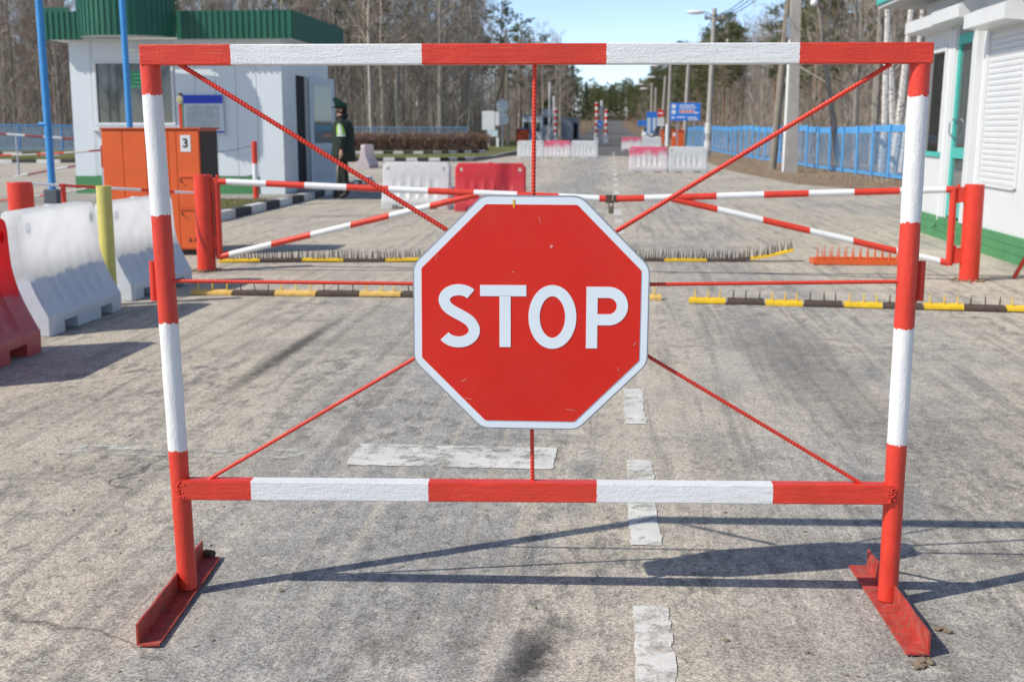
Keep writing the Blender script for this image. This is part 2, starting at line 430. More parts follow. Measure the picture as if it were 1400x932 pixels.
def make_soil(name, cs, scale=.7):
    m, nt, b = nodes(name); p = geopos(nt)
    n1 = noise(nt, p, scale, 6, .65); n2 = noise(nt, p, 22, 5, .7)
    c = ramp(nt, n1, [(.3, cs[0]), (.5, cs[1]), (.7, cs[2])])
    c = mix(nt, .7, c, ramp(nt, n2, [(.25, (.22,.22,.22)), (.75, (.76,.76,.76))]), 'OVERLAY')
    L(nt, c, b.inputs['Base Color']); b.inputs['Roughness'].default_value = 1; b.inputs['Specular IOR Level'].default_value = .1
    bump(nt, b, n2, .8, .05); return m
m_soil = make_soil('leaf_litter', [(.12,.085,.055), (.20,.145,.095), (.27,.21,.14)])
m_shoulder = make_soil('dry_verge', [(.20,.14,.09), (.29,.21,.14), (.36,.29,.21)], 1.2)
m_lawn = make_soil('spring_lawn', [(.10,.115,.04), (.155,.165,.06), (.22,.19,.10)], .5)
m_paving = make_soil('pale_paving', [(.30,.28,.25), (.38,.36,.32), (.42,.40,.36)], .9)
def make_marking(name, wear=.5, c=(.64,.63,.58)):
    m, nt, b = nodes(name); p = geopos(nt)
    w = noise(nt, p, 11, 8, .78); w2 = noise(nt, mapping(nt, p, (1,1,1), (5,1,0)), 3, 3)
    a = ramp(nt, math_(nt, 'ADD', math_(nt, 'MULTIPLY', w, .75), math_(nt, 'MULTIPLY', w2, .35)), [(wear-.07, (0,0,0)), (wear+.05, (.95,.95,.95))])
    f = noise(nt, p, 130, 3)
    cc = mix(nt, .4, ramp(nt, noise(nt, p, 5, 5), [(.3, tuple(x*.72 for x in c)), (.7, c)]), ramp(nt, f, [(.3, (.3,)*3), (.7, (.7,)*3)]), 'OVERLAY')
    L(nt, cc, b.inputs['Base Color']); b.inputs['Roughness'].default_value = .85
    L(nt, a, b.inputs['Alpha']); bump(nt, b, f, .3, .004); return m
m_mark = make_marking('worn_road_paint', .505, (.72,.71,.67))
m_markthin = make_marking('nearly_gone_road_paint', .60)
m_markfresh = make_marking('road_paint', .40)

# ================================================================ GROUND
mb = MB()
ys = [-60, -20, 0, 120] + [120 + 30*i for i in range(1, 18)] + [1500, 3000]
for i, y in enumerate(ys):
    for x in (-1500, -60, 60, 1500): mb.v.append((x, y, ground_z(y) - .03))
for i in range(len(ys)-1):
    for k in range(3):
        a = i*4+k; mb.f.append((a, a+1, a+5, a+4)); mb.m.append(0)
struct(mb.build('ground', m_soil))
def sheet(name, pts, z, mat, kind='structure'):
    mb = MB(); mb.add([(x, y, z + ground_z(y)) for x, y in pts], [tuple(range(len(pts)))])
    return struct(mb.build(name, mat), kind)
# apron and near road, then the long straight road
sheet('road', [(-45, -20), (12, -20), (12, 24), (6.9, 25.5), (4.6, 31), (3.9, 40), (3.9, 60), (-5.0, 60), (-5.6, 50), (-45, 50)], -.004, m_asphalt)
mb = MB(); yy = [59.9, 90, 120] + [120 + 30*i for i in range(1, 15)]
for y in yy:
    mb.v += [(-4.9, y, ground_z(y) - .008), (4.0, y, ground_z(y) - .008)]
for i in range(len(yy)-1): mb.f.append((i*2, i*2+1, i*2+3, i*2+2)); mb.m.append(0)
struct(mb.build('road', make_soil('far_asphalt', [(.10,.10,.10), (.15,.148,.145), (.20,.195,.19)], .25)))
sheet('verge', [(12, 20), (12, 24.4), (6.9, 25.9), (4.6, 31.4), (3.9, 40.4), (3.9, 160), (40, 160), (40, 20)], -.016, m_shoulder)
# painted centre line dashes and a short stop line
def marking(name, x0, x1, y0, y1, mat, label, z=0.0):
    mb = MB(); nx = max(6, int((x1-x0)/.04)); ny = max(1, int((y1-y0)/(.03 if y0 < 8 else .15))); jt = .006 if y0 < 8 else .004
    for j in range(ny+1):
        for i in range(nx+1):
            vx, vy = x0+(x1-x0)*i/nx, y0+(y1-y0)*j/ny
            if i in (0, nx): vx += jt*mnoise.noise(Vector((vx*3, vy*22, 1)))*1.6 + random.uniform(-jt, jt)*.4
            if j in (0, ny): vy += jt*mnoise.noise(Vector((vx*22, vy*3, 5)))*2.2 + random.uniform(-jt, jt)*.4
            mb.v.append((vx, vy, z))
    for j in range(ny):
        for i in range(nx):
            a = j*(nx+1)+i; mb.f.append((a, a+1, a+nx+2, a+nx+1)); mb.m.append(0)
    o = mb.build(name, mat); struct(o); o['label'] = label; return o
DASH = [(.084, .19, 2.2, 3.42), (.084, .19, 3.95, 4.42), (.084, .19, 4.66, 5.02), (.084, .185, 5.66, 6.45), (.09, .185, 8.9, 9.4), (.08, .19, 14.2, 15.3), (.075, .19, 16.1, 17.2), (.07, .19, 17.9, 18.8)]
y = 19.6
while y < 70: DASH.append((.06, .19, y, y + 1.1 + y*.02)); y += 2.0 + y*.05
for x0, x1, y0, y1 in DASH:
    marking('lane_dash', x0, x1, y0, y1, m_mark if y0 < 12 else m_markfresh, 'worn white centre line dash on the road')
a, c2 = G(470, 636), G(828, 612)
marking('stop_line', a.x, -.22, 4.85, 5.19, m_mark, 'worn white stop line across the lane')
marking('stop_line', -.12, -.02, 4.88, 5.16, m_markthin, 'flaked end of the white stop line')
marking('stop_line', -2.4, -1.25, 4.92, 5.08, m_markthin, 'last flakes of the white stop line')

# ================================================================ KERBS, LAWNS, BOOTH ISLAND
def kerb(label, pts, h=.13, w=.16, step=1.0, alt=True, start=0, z0=-.02):
    """row of kerbstones along a polyline, black and white in turn"""
    root = bpy.data.objects.new('kerb', None); col.objects.link(root); root['kind'] = 'structure'; root['label'] = label
    meshes = {}
    P = [Vector((x, y, 0)) for x, y in pts]
    segs = []; 
    for a, b in zip(P, P[1:]):
        n = max(1, round((b-a).length/step))
        for i in range(n): segs.append((a.lerp(b, i/n), a.lerp(b, (i+1)/n)))
    for i, (a, b) in enumerate(segs):
        ln = round((b-a).length, 2); k = (ln, (i+start) % 2 if alt else 2)
        if k not in meshes:
            meshes[k] = MB().box(.004, ln-.004, -w/2, w/2, 0, h-z0, b=.012).mesh('kerbstone', (m_kerbb, m_kerbw, m_kerbg)[k[1]])
        d = b-a
        o = link('kerbstone', meshes[k], root, (a.x, a.y, z0 + ground_z(a.y) + random.uniform(-.006, .006)), math.atan2(d.y, d.x))
    return root
ISL = [(-11.6, 16.9), (-6.7, 16.9), (-6.15, 17.2), (-5.96, 17.8), (-5.96, 24.7), (-6.05, 28), (-6.4, 32), (-11.6, 32)]
mb = MB(); mb.add([(x, y, .12) for x, y in ISL], [tuple(range(len(ISL)))])
struct(mb.build('pavement', m_paving))
kerb('black and white kerb round the guard booth', ISL[:-1], step=.85, start=1)
mb = MB(); mb.add([(x, y, .126) for x, y in [(-7.6, 17.05), (-6.7, 17.05), (-6.25, 17.35), (-6.1, 17.9), (-6.1, 21.2), (-7.6, 21.6)]], [tuple(range(6))])
struct(mb.build('lawn', m_lawn))
LA = [(-26, 51.2), (-7.2, 51.2), (-6.0, 52.6), (-5.4, 56), (-5.25, 66), (-5.3, 110), (-26, 110)]
mb = MB(); mb.add([(x, y, .07) for x, y in LA], [tuple(range(len(LA)))]); struct(mb.build('lawn', m_lawn))
kerb('black and white kerb along the front of the hedge lawn', [(-14, 51.2), (-7.2, 51.2), (-6.0, 52.6)], step=.5)
kerb('plain grey kerb where the hedge lawn meets the road', [(-6.0, 52.6), (-5.4, 56), (-5.25, 66), (-5.3, 108)], step=2, alt=False)
kerb('black and white kerb through the hedge lawn', [(-24, 59.4), (-9.0, 61.5), (-6.6, 64)], step=.5, h=.2, start=1)
sheet('lawn', [(-45, 47.4), (-13.8, 47.4), (-13.8, 51), (-26.2, 51.4), (-26.2, 74), (-45, 74)], .05, m_lawn)
kerb('black and white kerb of the lawn left of the booth', [(-42, 47.2), (-13.9, 47.2)], step=1.0)
kerb('second black and white kerb on the lawn left of the booth', [(-42, 57.5), (-26.5, 57.0)], step=1.0, h=.2)

# ================================================================ STOP FRAME
FL, FR = Vector((-1.272, 3.42, 0)), Vector((.852, 3.50, 0))
FA = math.atan2(FR.y-FL.y, FR.x-FL.x); FC = (FL+FR)/2
FM = Matrix.Translation(FC) @ Matrix.Rotation(FA, 4, 'Z'); FI = FM.inverted()
def fr(x, y, off=0.0):
    """photo pixel -> frame-local x, z on the plane local y = off"""
    o = FI @ _C; d = FI.to_3x3() @ ray(x, y)
    t = (off - o.y)/d.y; p = o + d*t; return p.x, p.z
frame = thing('stop_barrier', 'red and white striped steel frame barrier carrying the octagonal STOP sign', 'barrier', FC, FA)
# rails
xb = [fr(px, 73, -.03)[0] for px in (311, 573, 827, 1090)]
x0, x1 = fr(190, 75, -.03)[0], fr(1277, 73, -.03)[0]
z1 = fr(700, 59.5, -.03)[1]; z0 = fr(700, 88, -.03)[1]
MB().box(x0, x1, -.03, .028, z0, z1, b=.003).build('top_rail', stripes('top_rail_paint', 'X', xb, 'a', x0-.01, x1+.01, edge=.004), frame)
xb = [fr(px, 672, -.034)[0] for px in (341, 584, 813, 1055)]
x0, x1 = fr(246, 670, -.034)[0], fr(1221, 677, -.034)[0]
ml = MB(); zl0, zl1 = fr(246, 683.5, -.034)[1], fr(246, 657, -.034)[1]; zr0, zr1 = fr(1221, 690, -.034)[1], fr(1221, 664, -.034)[1]
bm = bmesh.new()
vs = [bm.verts.new(p) for p in [(x0,-.034,zl0),(x1,-.034,zr0),(x1,.012,zr0),(x0,.012,zl0),(x0,-.034,zl1),(x1,-.034,zr1),(x1,.012,zr1),(x0,.012,zl1)]]
for f in [(3,2,1,0),(4,5,6,7),(0,1,5,4),(1,2,6,5),(2,3,7,6),(3,0,4,7)]: bm.faces.new([vs[i] for i in f])
bmesh.ops.bevel(bm, geom=list(bm.edges), offset=.003, segments=2, affect='EDGES')
ml.bm(bm); ml.build('bottom_rail', stripes('bottom_rail_paint', 'X', xb, 'a', x0-.01, x1+.01, edge=.004), frame)
# posts: tube with slight dents
ZT = fr(700, 88, 0)[1] + .004
def post(px_top, px_bot, breaks, nm):
    xt, xb_ = fr(px_top, 95)[0], fr(px_bot, 806)[0]
    zs = sorted(fr(px_top, y)[1] for y in breaks)
    n = 24; pts = [(xb_ + (xt-xb_)*i/n, 0, .012 + (ZT-.012)*i/n) for i in range(n+1)]
    return MB().tube(pts, [.0285 + .0004*math.sin(i*2.1) for i in range(n+1)], 24).build('post', stripes(nm, 'Z', zs, 'a', -.02, ZT+.02, edge=.017), frame, smooth=50), xb_, xt
pl, xpl, xtl = post(205.5, 257, (131, 294, 443, 616), 'left_post_paint')
pr_, xpr, xtr = post(1257.5, 1214, (135, 305, 450, 607), 'right_post_paint')
# weld beads where the lower rail meets the posts
for x, z in ((x0+.004, (zl0+zl1)/2), (x1-.004, (zr0+zr1)/2)):
    w = MB()
    for i in range(26):
        p = Vector((x + random.uniform(-.012, .012), -.0335 + random.uniform(-.001, .001), z + random.uniform(-.028, .028)))
        bmx = bmesh.new(); bmesh.ops.create_icosphere(bmx, subdivisions=1, radius=random.uniform(.002, .0045), matrix=Matrix.Translation(p)); w.bm(bmx)
    w.build('weld', m_red, frame, smooth=60)
# short hinge tubes welded to the outer sides
for s, xp, px in ((-1, xpl, 207), (1, xpr, 1257)):
    za, zb = fr(px, 411)[1], fr(px, 357)[1]
    xx = xp + (xtl-xpl if s < 0 else xtr-xpr)*.5 + s*.0405
    h = MB(); h.tube([(xx, .004, za), (xx, .004, zb)], .0115, 14); 
    for i in range(34):
        bmx = bmesh.new(); p = Vector((xx - s*.0125, -.012+random.uniform(-.002,.002), za + (zb-za)*(i+.5)/34))
        bmesh.ops.create_icosphere(bmx, subdivisions=1, radius=random.uniform(.0018, .0032), matrix=Matrix.Translation(p)); h.bm(bmx)
    h.build('hinge_tube', m_red, frame, smooth=50)
# ribbed steel rods
def rebar(a, b, r=.0072, pitch=.0105):
    a, b = Vector(a), Vector(b); d = b-a; ln = d.length; d.normalize()
    q = d.cross(Vector((0, 1, 0))).normalized(); u = d.cross(q)
    n = int(ln/.0017); k = 10; mb = MB()
    for i in range(n+1):
        s = ln*i/n
        for j in range(k):
            t = 2*math.pi*j/k
            w = math.cos(t*2 - 2*math.pi*s/pitch)
            rr = r*(.93 + .30*max(0, w))
            mb.v.append(tuple(a + d*s + (q*math.cos(t)+u*math.sin(t))*rr))
    for i in range(n):
        for j in range(k):
            f0 = i*k+j; f1 = i*k+(j+1) % k
            mb.f.append((f0, f1, f1+k, f0+k)); mb.m.append(0)
    return mb
for (ax, ay), (bx, by), rr_ in (((245, 88), (625, 323), .0066), ((1218, 88), (828, 325), .0064), ((731, 86), (729, 290), .0058), ((236, 384), (590, 388), .0052),
                           ((870, 389), (1228, 385), .0052), ((280, 658), (590, 476), .0054), ((1186, 666), (866, 475), .0054), ((727, 570), (728, 664), .0056)):
    p, q = fr(ax, ay, -.004), fr(bx, by, -.004)
    rebar((p[0], -.004, p[1]), (q[0], -.004, q[1]), rr_).build('tension_rod', m_red, frame, smooth=80)
# angle-iron feet
def foot(near, far, side, xp):
    a, b = FI @ G(*near), FI @ G(*far); a.z = b.z = 0
    d = (b-a); ln = d.length; ang = math.atan2(d.y, d.x)
    # prism along local +x; vertical flange on 'side', flat flange the other way
    W, H, t = .062, .062, .006
    prof = [(0, 0), (W, 0), (W, t), (t, t), (t, H), (0, H)]
    if side > 0: prof = [(-x, z) for x, z in prof]
    mb = MB(); n = 14
    for i in range(n+1):
        s = ln*i/n
        for x, z in prof:
            jz = .0015*math.sin(i*1.7) if z > t else 0
            mb.v.append((s, -x, z + jz + .003))
    k = len(prof)
    for i in range(n):
        for j in range(k):
            c, e = i*k+j, i*k+(j+1) % k; mb.f.append((c, e, e+k, c+k)); mb.m.append(0)
    mb.f.append(tuple(range(k))); mb.m.append(0); mb.f.append(tuple(range(n*k, n*k+k))); mb.m.append(0)
    return mb.build('foot', m_footred, frame, loc=(a.x, a.y, 0), rz=ang)
fl = foot((187, 884), (276, 764), -1, xpl)
frt = foot((1271, 897), (1187, 776), 1, xpr)
# rusty roller stub behind the left foot, clods of dirt at the right foot
p = FI @ G(287, 764)
MB().tube([(p.x-.02, p.y+.01, .016), (p.x+.012, p.y+.0, .016)], .0145, 12).build('roller', m_rust, frame, smooth=40)
# octagonal sign
sx, sz = fr(725.5, 429.5, -.05)
S = .3375
def octo(s, cut=.4142, rnd=0.02):
    k = s*cut; cs = [(k,-s),(s,-k),(s,k),(k,s),(-k,s),(-s,k),(-s,-k),(-k,-s)]
    if rnd <= 0: return cs
    out = []
    for i, c in enumerate(cs):
        p, n = Vector(cs[i-1]), Vector(cs[(i+1) % 8]); c = Vector(c)
        e1, e2 = c + (p-c).normalized()*rnd, c + (n-c).normalized()*rnd
        for t in (0, .33, .67, 1): out.append(tuple(e1.lerp(c, t).lerp(c.lerp(e2, t), t)))
    return out
SM = Matrix.Translation((sx, 0, sz)) @ Matrix.Rotation(R(.35), 4, 'Y')
panel = MB().prism(octo(S), .003, M=SM @ Matrix.Translation((0, -.052, 0)))
outer = octo(S); n = len(outer)
inn = [(x*.985, z*.985) for x, z in outer]
v = [(x, -.052, z) for x, z in outer] + [(x, -.030, z) for x, z in outer] + [(x, -.030, z) for x, z in inn] + [(x, -.0495, z) for x, z in inn]
panel.add(v, [(i+q*n, (i+1) % n+q*n, (i+1) % n+(q+1) % 4*n, i+(q+1) % 4*n) for i in range(n) for q in (0, 1, 2)], 0, SM)
sign = panel.build('stop_sign', m_galv, frame)
sign['label'] = 'red octagonal STOP sign with white border and letters'
MB().prism(octo(S-.004), .0012, M=SM @ Matrix.Translation((0, -.0534, 0))).build('border', m_signwhite, sign)
MB().prism(octo(S-.025, rnd=.004), .0012, M=SM @ Matrix.Translation((0, -.0548, 0))).build('red_field', m_signred, sign)
def stroke(pts, w):
    P = [Vector((x, z)) for x, z in pts]; Lf, Rt = [], []
    for i, p in enumerate(P):
        d = (P[min(i+1, len(P)-1)] - P[max(i-1, 0)]).normalized(); nn = Vector((-d.y, d.x))*w/2
        Lf.append(p+nn); Rt.append(p-nn)
    return Lf, Rt
def letter(strokes, w):
    mb = MB()
    for pts, closed in strokes:
        Lf, Rt = stroke(pts, w); n = len(Lf)
        if closed:
            P = [Vector((x, z)) for x, z in pts]
            Lf, Rt = [], []
            for i, p in enumerate(P):
                d = (P[(i+1) % n]-P[i-1]).normalized(); nn = Vector((-d.y, d.x))*w/2; Lf.append(p+nn); Rt.append(p-nn)
        v = [(q.x, -.0562, q.y) for q in Lf] + [(q.x, -.0562, q.y) for q in Rt] + [(q.x, -.0548, q.y) for q in Lf] + [(q.x, -.0548, q.y) for q in Rt]
        f = []
        for i in range(n if closed else n-1):
            j = (i+1) % n
            f += [(i, j, n+j, n+i), (i, 2*n+i, 2*n+j, j), (n+i, n+j, 3*n+j, 3*n+i)]
        if not closed: f += [(0, n, 3*n, 2*n), (n-1, 3*n-1, 4*n-1, 2*n-1)]
        mb.add(v, f, 0)
    return mb.build('letter', m_signwhite, sign)
def lx(px): return fr(px, 429, -.056)[0]
def lz(py): return fr(726, py, -.056)[1]
W = lx(707)-lx(691.5)-.0005
def arc(cx, cz, rx, rz, a0, a1, n=20): return [(cx+rx*math.cos(R(a0+(a1-a0)*i/n)), cz+rz*math.sin(R(a0+(a1-a0)*i/n))) for i in range(n+1)]
h = W/2
# S
l, r_, t, bt = lx(597), lx(656), lz(389), lz(475.5)
cx = (l+r_)/2; H = t-bt; ru, rl_ = H*.245, H*.275
top = arc(cx+.002, t-ru, (r_-l)/2-h-.004, ru-h, 35, 205, 22)
bot = arc(cx, bt+rl_, (r_-l)/2-h, rl_-h, 28, -150, 22)
P0, P1 = Vector(top[-1]), Vector(bot[0])
c0 = P0 + Vector((.006, -.022)); c1 = P1 + Vector((-.010, .024))
midp = [tuple(((1-u)**3)*P0 + 3*u*(1-u)**2*c0 + 3*u*u*(1-u)*c1 + u**3*P1) for u in [i/12 for i in range(1, 12)]]
letter([(top + midp + bot, False)], W)
# T
letter([([(lx(656.5), lz(397.5)), (lx(719.5), lz(397.5))], False), ([((lx(683)+lx(698))/2, lz(404.2)), ((lx(683)+lx(698))/2, lz(474.5))], False)], W)
# O
cx, cz = (lx(722.5)+lx(788))/2, (lz(389.5)+lz(476.5))/2
letter([(arc(cx, cz, (lx(788)-lx(722.5))/2-h, (lz(389.5)-lz(476.5))/2-h, 0, 352, 44), True)], W)
# P
pxs = lx(801.5)+h; zt, zm = lz(391.5)-h, lz(444)+h; rr = (zt-zm)/2; xe = lx(858.5)-h-rr
letter([([(pxs, lz(391.5)), (pxs, lz(475.5))], False), ([(pxs+h, zt), (xe, zt)] + arc(xe, zm+rr, rr, rr, 88, -88, 18) + [(xe, zm), (pxs+h, zm)], False)], W)
for (ux, uy, ul, ua, uw) in ((754, 337, .007, 40, .0045), (738, 300, .020, 70, .0006), (634, 520, .016, -30, .0008), (702, 372, .010, 20, .0007), (868, 470, .014, -50, .0008), (640, 545, .022, 10, .0006), (845, 505, .012, 60, .0007), (597, 352, .018, -65, .0006), (780, 560, .025, 8, .0005)):
    xx, zz = fr(ux, uy, -.056)
    MB().box(-ul/2, ul/2, -.0557, -.0549, -uw, uw, M=Matrix.Translation((xx, 0, zz)) @ Matrix.Rotation(R(ua), 4, 'Y')).build('scuff', paint('sign_scuff', (.66,.30,.26), .6), sign)
# ochre drip on the top border
mbd = MB(); xx, zz = fr(702.5, 279, -.056)
mbd.prism([(xx-.0022, zz+.012), (xx+.0022, zz+.013), (xx+.003, zz-.004), (xx+.0012, zz-.011), (xx-.0016, zz-.012), (xx-.003, zz+.002)], .001, M=Matrix.Translation((0, -.0550, 0)))
mbd.build('paint_drip', m_yellow, sign)

# ================================================================ SWING GATE
gp = []
for (px, py), lab, zt, r in (((279, 371), 'thick red steel gate post beside the orange cabinet', .94, .091), ((1328, 385), 'thick red steel gate post beside the white kiosk', .885, .088)):
    q = G(px, py); root = thing('gate_post', lab, 'post', (q.x, q.y+.09, 0)); gp.append(root)
    MB().lathe([(r, -.05), (r, zt-.004), (r-.004, zt), (r*.5, zt+.002)], 32).build('pipe', m_red, root, smooth=40)
    s = 1 if q.x < 0 else -1
    for zz in (zt-.16, zt-.72):
        MB().box(s*(r-.004), s*(r+.055), -.03, .03, zz, zz+.13, b=.004).build('hinge_plate', m_red, root)
        MB().tube([(s*(r+.055), 0, zz-.01), (s*(r+.055), 0, zz+.16)], .016, 12).build('hinge_pin', m_red, root, smooth=40)
    mbx = MB()
    for i in range(60):
        a = random.uniform(0, 6.28); d = r + random.uniform(0, .06)
        bmx = bmesh.new(); bmesh.ops.create_icosphere(bmx, subdivisions=1, radius=random.uniform(.008, .02), matrix=Matrix.Translation((d*math.cos(a), d*math.sin(a), .002))); mbx.bm(bmx)
    o = mbx.build('rubble', m_shoulder, root); o['kind'] = 'stuff'
def gate_leaf(label, px_hinge, y_top, y_bot, px_end, y_end, px_j, tb, bb, Yh, Ye, firsts, nm):
    """triangular leaf: hinge upright, long sagging top rail, diagonal brace"""
    a = onY(px_hinge, y_top, Yh); b = onY(px_hinge, y_bot, Yh); e = onY(px_end, y_end, Ye)
    root = thing('swing_gate', label, 'gate', (a.x, a.y, 0))
    def loc(p): return Vector((p.x-a.x, p.y-a.y, p.z))
    A, B, Eo = loc(a), loc(b), loc(e)
    B.x = A.x
    def X(px, yy, t): return onY(px, yy, Yh + (Ye-Yh)*t).x - a.x
    def bx(pxs, yy):
        out = []
        for px in pxs:
            t = (px-px_hinge)/(px_end-px_hinge); out.append(X(px, yy, t))
        return sorted(out)
    lo, hi = min(0, Eo.x)-.05, max(0, Eo.x)+.05
    MB().tube([A, Eo], .031, 16).build('top_rail', stripes(nm+'_rail', 'X', bx(tb, 260), firsts[0], lo, hi, edge=.003, grain=False), root, smooth=40)
    t = (px_j-px_hinge)/(px_end-px_hinge); J = A.lerp(Eo, t) - Vector((0, 0, .012))
    MB().tube([B, J], .030, 16).build('brace', stripes(nm+'_brace', 'X', bx(bb, 300), firsts[1], lo, hi, edge=.003, grain=False), root, smooth=40)
    MB().tube([B - Vector((0,0,.02)), A + Vector((0,0,.02))], .033, 16).build('upright', m_red, root, smooth=40)
    return root, e
YL, YR = gp[0].location.y, gp[1].location.y
g1, e1 = gate_leaf('red and white swing gate leaf hung on the post by the orange cabinet', 296, 248, 351, 832, 272, 658,
          (310, 363, 417, 473, 531, 584, 648, 706, 763, 819), (312, 370, 424, 478, 532, 587), YL, 11.55, 'aa', 'gate_a')
g2, e2 = gate_leaf('red and white swing gate leaf hung on the post by the white kiosk', 1304, 259, 360, 843, 272, 920,
          (880, 919, 979, 1044, 1105, 1166, 1229, 1292), (979, 1042, 1107, 1166, 1227, 1287), YR, 11.52, 'aa', 'gate_b')
# padlock and chain between the leaves
c = (e1+e2)/2
lock = thing('padlock', 'rusty padlock and chain joining the two striped swing gate leaves', 'padlock', (c.x, c.y-.03, c.z))
MB().box(-.040, .012, -.015, .015, -.135, -.065, b=.008).build('body', m_brass, lock, smooth=40)
MB().tube([(-.032, 0, -.07)] + [(-.014+.018*math.cos(R(180-180*i/8)), 0, -.03+.02*math.sin(R(180*i/8))) for i in range(9)] + [(.004, 0, -.07)], .0055, 8).build('shackle', m_rust, lock, smooth=40)
for i in range(5):
    t = i/4; ctr = Vector((-.05+.10*t, .01*math.sin(i*3), -.012-.014*math.sin(math.pi*t)))
    rg = [ctr + Vector((.017*math.cos(R(a)), .010*math.sin(R(a))*(i % 2), .010*math.sin(R(a))*(1-.6*(i % 2)))) for a in range(0, 361, 30)]
    MB().tube(rg, .0038, 6).build('chain_link', m_rust, lock, smooth=50)
for e, s in ((e1, -1), (e2, 1)):
    MB().box(s*.005, s*.062, .015, .026, -.035, .035, b=.003).build('hasp', m_rust, lock)

# ================================================================ SPIKE STRIPS
pin = MB().tube([(0,0,0), (0,0,.055), (0,.001,.082)], [.0052, .0050, .0012], 7).mesh('spike', m_spike, 40)
piny = MB().tube([(0,0,0), (0,0,.055), (0,.001,.082)], [.0056, .0052, .0012], 7).mesh('spike', m_yellow, 40)
def near_strip(label, a, b, first_y, nseg, ym=None):
    ym = ym or m_yellow
    d = Vector(b)-Vector(a); ln = d.length; ang = math.atan2(d.y, d.x)
    root = thing('spike_strip', label, 'spike strip', (a[0], a[1], 0), ang, 'spike strips laid across the road')
    s = ln/nseg
    ms = {}
    for i in range(nseg):
        yel = (i % 2 == 0) == first_y
        if yel not in ms:
            mb = MB(); mb.add([(.006,-.045,.0),(s-.006,-.045,.0),(s-.006,.045,.0),(.006,.045,.0),(.006,-.045,.022),(s-.006,-.045,.022),(s-.006,.03,.040),(.006,.03,.040),(.006,.045,.036),(s-.006,.045,.036)],
                [(0,1,5,4),(4,5,6,7),(7,6,9,8),(8,9,2,3),(0,3,2,1),(1,2,9,6,5),(0,4,7,8,3)])
            ms[yel] = mb.mesh('plate', ym if yel else m_rust)
        pz = random.uniform(-.002, .006)
        o = link('plate', ms[yel], root, (i*s, random.uniform(-.006, .006), pz)); o.rotation_euler = (random.uniform(-.05, .05), random.uniform(-.008, .008), 0)
        for k in range(3):
            q = link('spike', piny if yel else pin, root, (i*s + s*(k+.5)/3 + random.uniform(-.008, .008), .012, pz + .030))
            q.rotation_euler = (R(random.uniform(-8, 6)), R(random.uniform(-5, 5)), 0)
    return root
p, q = G(262, 402), G(905, 409)
near_strip('long low spike strip of rusty and yellow plates starting by the white barriers', (p.x, p.y, 0), (q.x, q.y, 0), True, 11, m_oldyellow)
p, q = G(941, 413), G(1432, 427)
rs = near_strip('low spike strip of rusty and bright yellow plates near the kiosk', (p.x, p.y, 0), (q.x, q.y, 0), True, 9)
MB().box(.30, .36, -.075, -.03, 0, .012).build('anchor_tab', m_rust, rs)
MB().box(1.62, 1.69, -.075, -.03, 0, .012).build('anchor_tab', m_rust, rs)
tooth = MB().tube([(0,0,0), (0,0,.05), (0,.002,.105)], [.0085, .006, .0012], 6).mesh('spike', m_spike, 40)
def far_strip(label, a, b, n, bend, ycolor):
    d = Vector(b)-Vector(a); ln = d.length; ang = math.atan2(d.y, d.x)
    root = thing('spike_strip', label, 'spike strip', (a[0], a[1], 0), ang, 'spike strips laid across the road')
    def zb(x): t = max(0, x - (ln-bend)); return .05*t*t*4 if bend else .012*abs(math.sin(x*2.0))
    nseg = round(ln/.46); s = ln/nseg
    for i in range(nseg):
        mb = MB(); m4 = 5
        for k in range(m4+1):
            x = i*s + .003 + (s-.006)*k/m4; z = zb(x)
            mb.v += [(x,-.06,z), (x,-.06,z+.018), (x,.0,z+.03), (x,.07,z+.018), (x,.07,z)]
        for k in range(m4):
            for j in range(5):
                c, e = k*5+j, k*5+(j+1) % 5; mb.f.append((c, e, e+5, c+5)); mb.m.append(0)
        mb.f += [tuple(range(5)), tuple(range(m4*5, m4*5+5))]; mb.m += [0, 0]
        mb.build('plate', m_yellow if (i % 2 == 0) == ycolor else m_rust, root)
    for i in range(n):
        x = ln*(i+.5)/n + random.uniform(-.01, .01)
        o = link('spike', tooth, root, (x, random.choice((-.03, 0, .03)), zb(x)+.02)); o.rotation_euler = (R(random.uniform(-14, 12)), R(random.uniform(-9, 9)), 0); o.scale = (1, 1, random.uniform(.85, 1.12))
    return root
p, q = G(300, 358), G(640, 357)
far_strip('dense row of tall spikes on yellow and rusty plates behind the cabinet side gate leaf', (p.x, p.y, 0), (q.x, q.y, 0), 88, 0, True)
p, q = G(790, 356), G(1084, 357)
far_strip('dense row of tall spikes with its yellow end bent upwards', (p.x, p.y, 0), (q.x, q.y, 0), 84, .75, True)
p, q = G(1112, 362), G(1250, 364)
tr = thing('spike_tray', 'orange steel tray with thin spikes lying behind the kiosk side gate leaf', 'spike tray', (p.x, p.y, 0), 0, 'spike strips laid across the road')
LN = (q-p).length
mb = MB(); mb.box(0, LN, 0, .03, .004, .05, b=.003); mb.box(0, LN, .25, .28, .004, .05, b=.003); mb.box(.0, .03, .031, .249, .004, .05, b=.003); mb.box(LN-.03, LN, .031, .249, .004, .05, b=.003)
mb.build('frame', m_orange, tr)
MB().box(.04, LN-.04, .10, .17, .02, .07, b=.003).build('spike_bar', m_orange, tr)
op = MB().tube([(0,0,0), (0,0,.13)], [.009, .002], 6).mesh('spike', m_orange, 40)
for i in range(13): link('spike', op, tr, (.06+(LN-.12)*i/12, .135, .065))
for i in range(12): link('spike', op, tr, (.09+(LN-.18)*i/11, .015, .045))

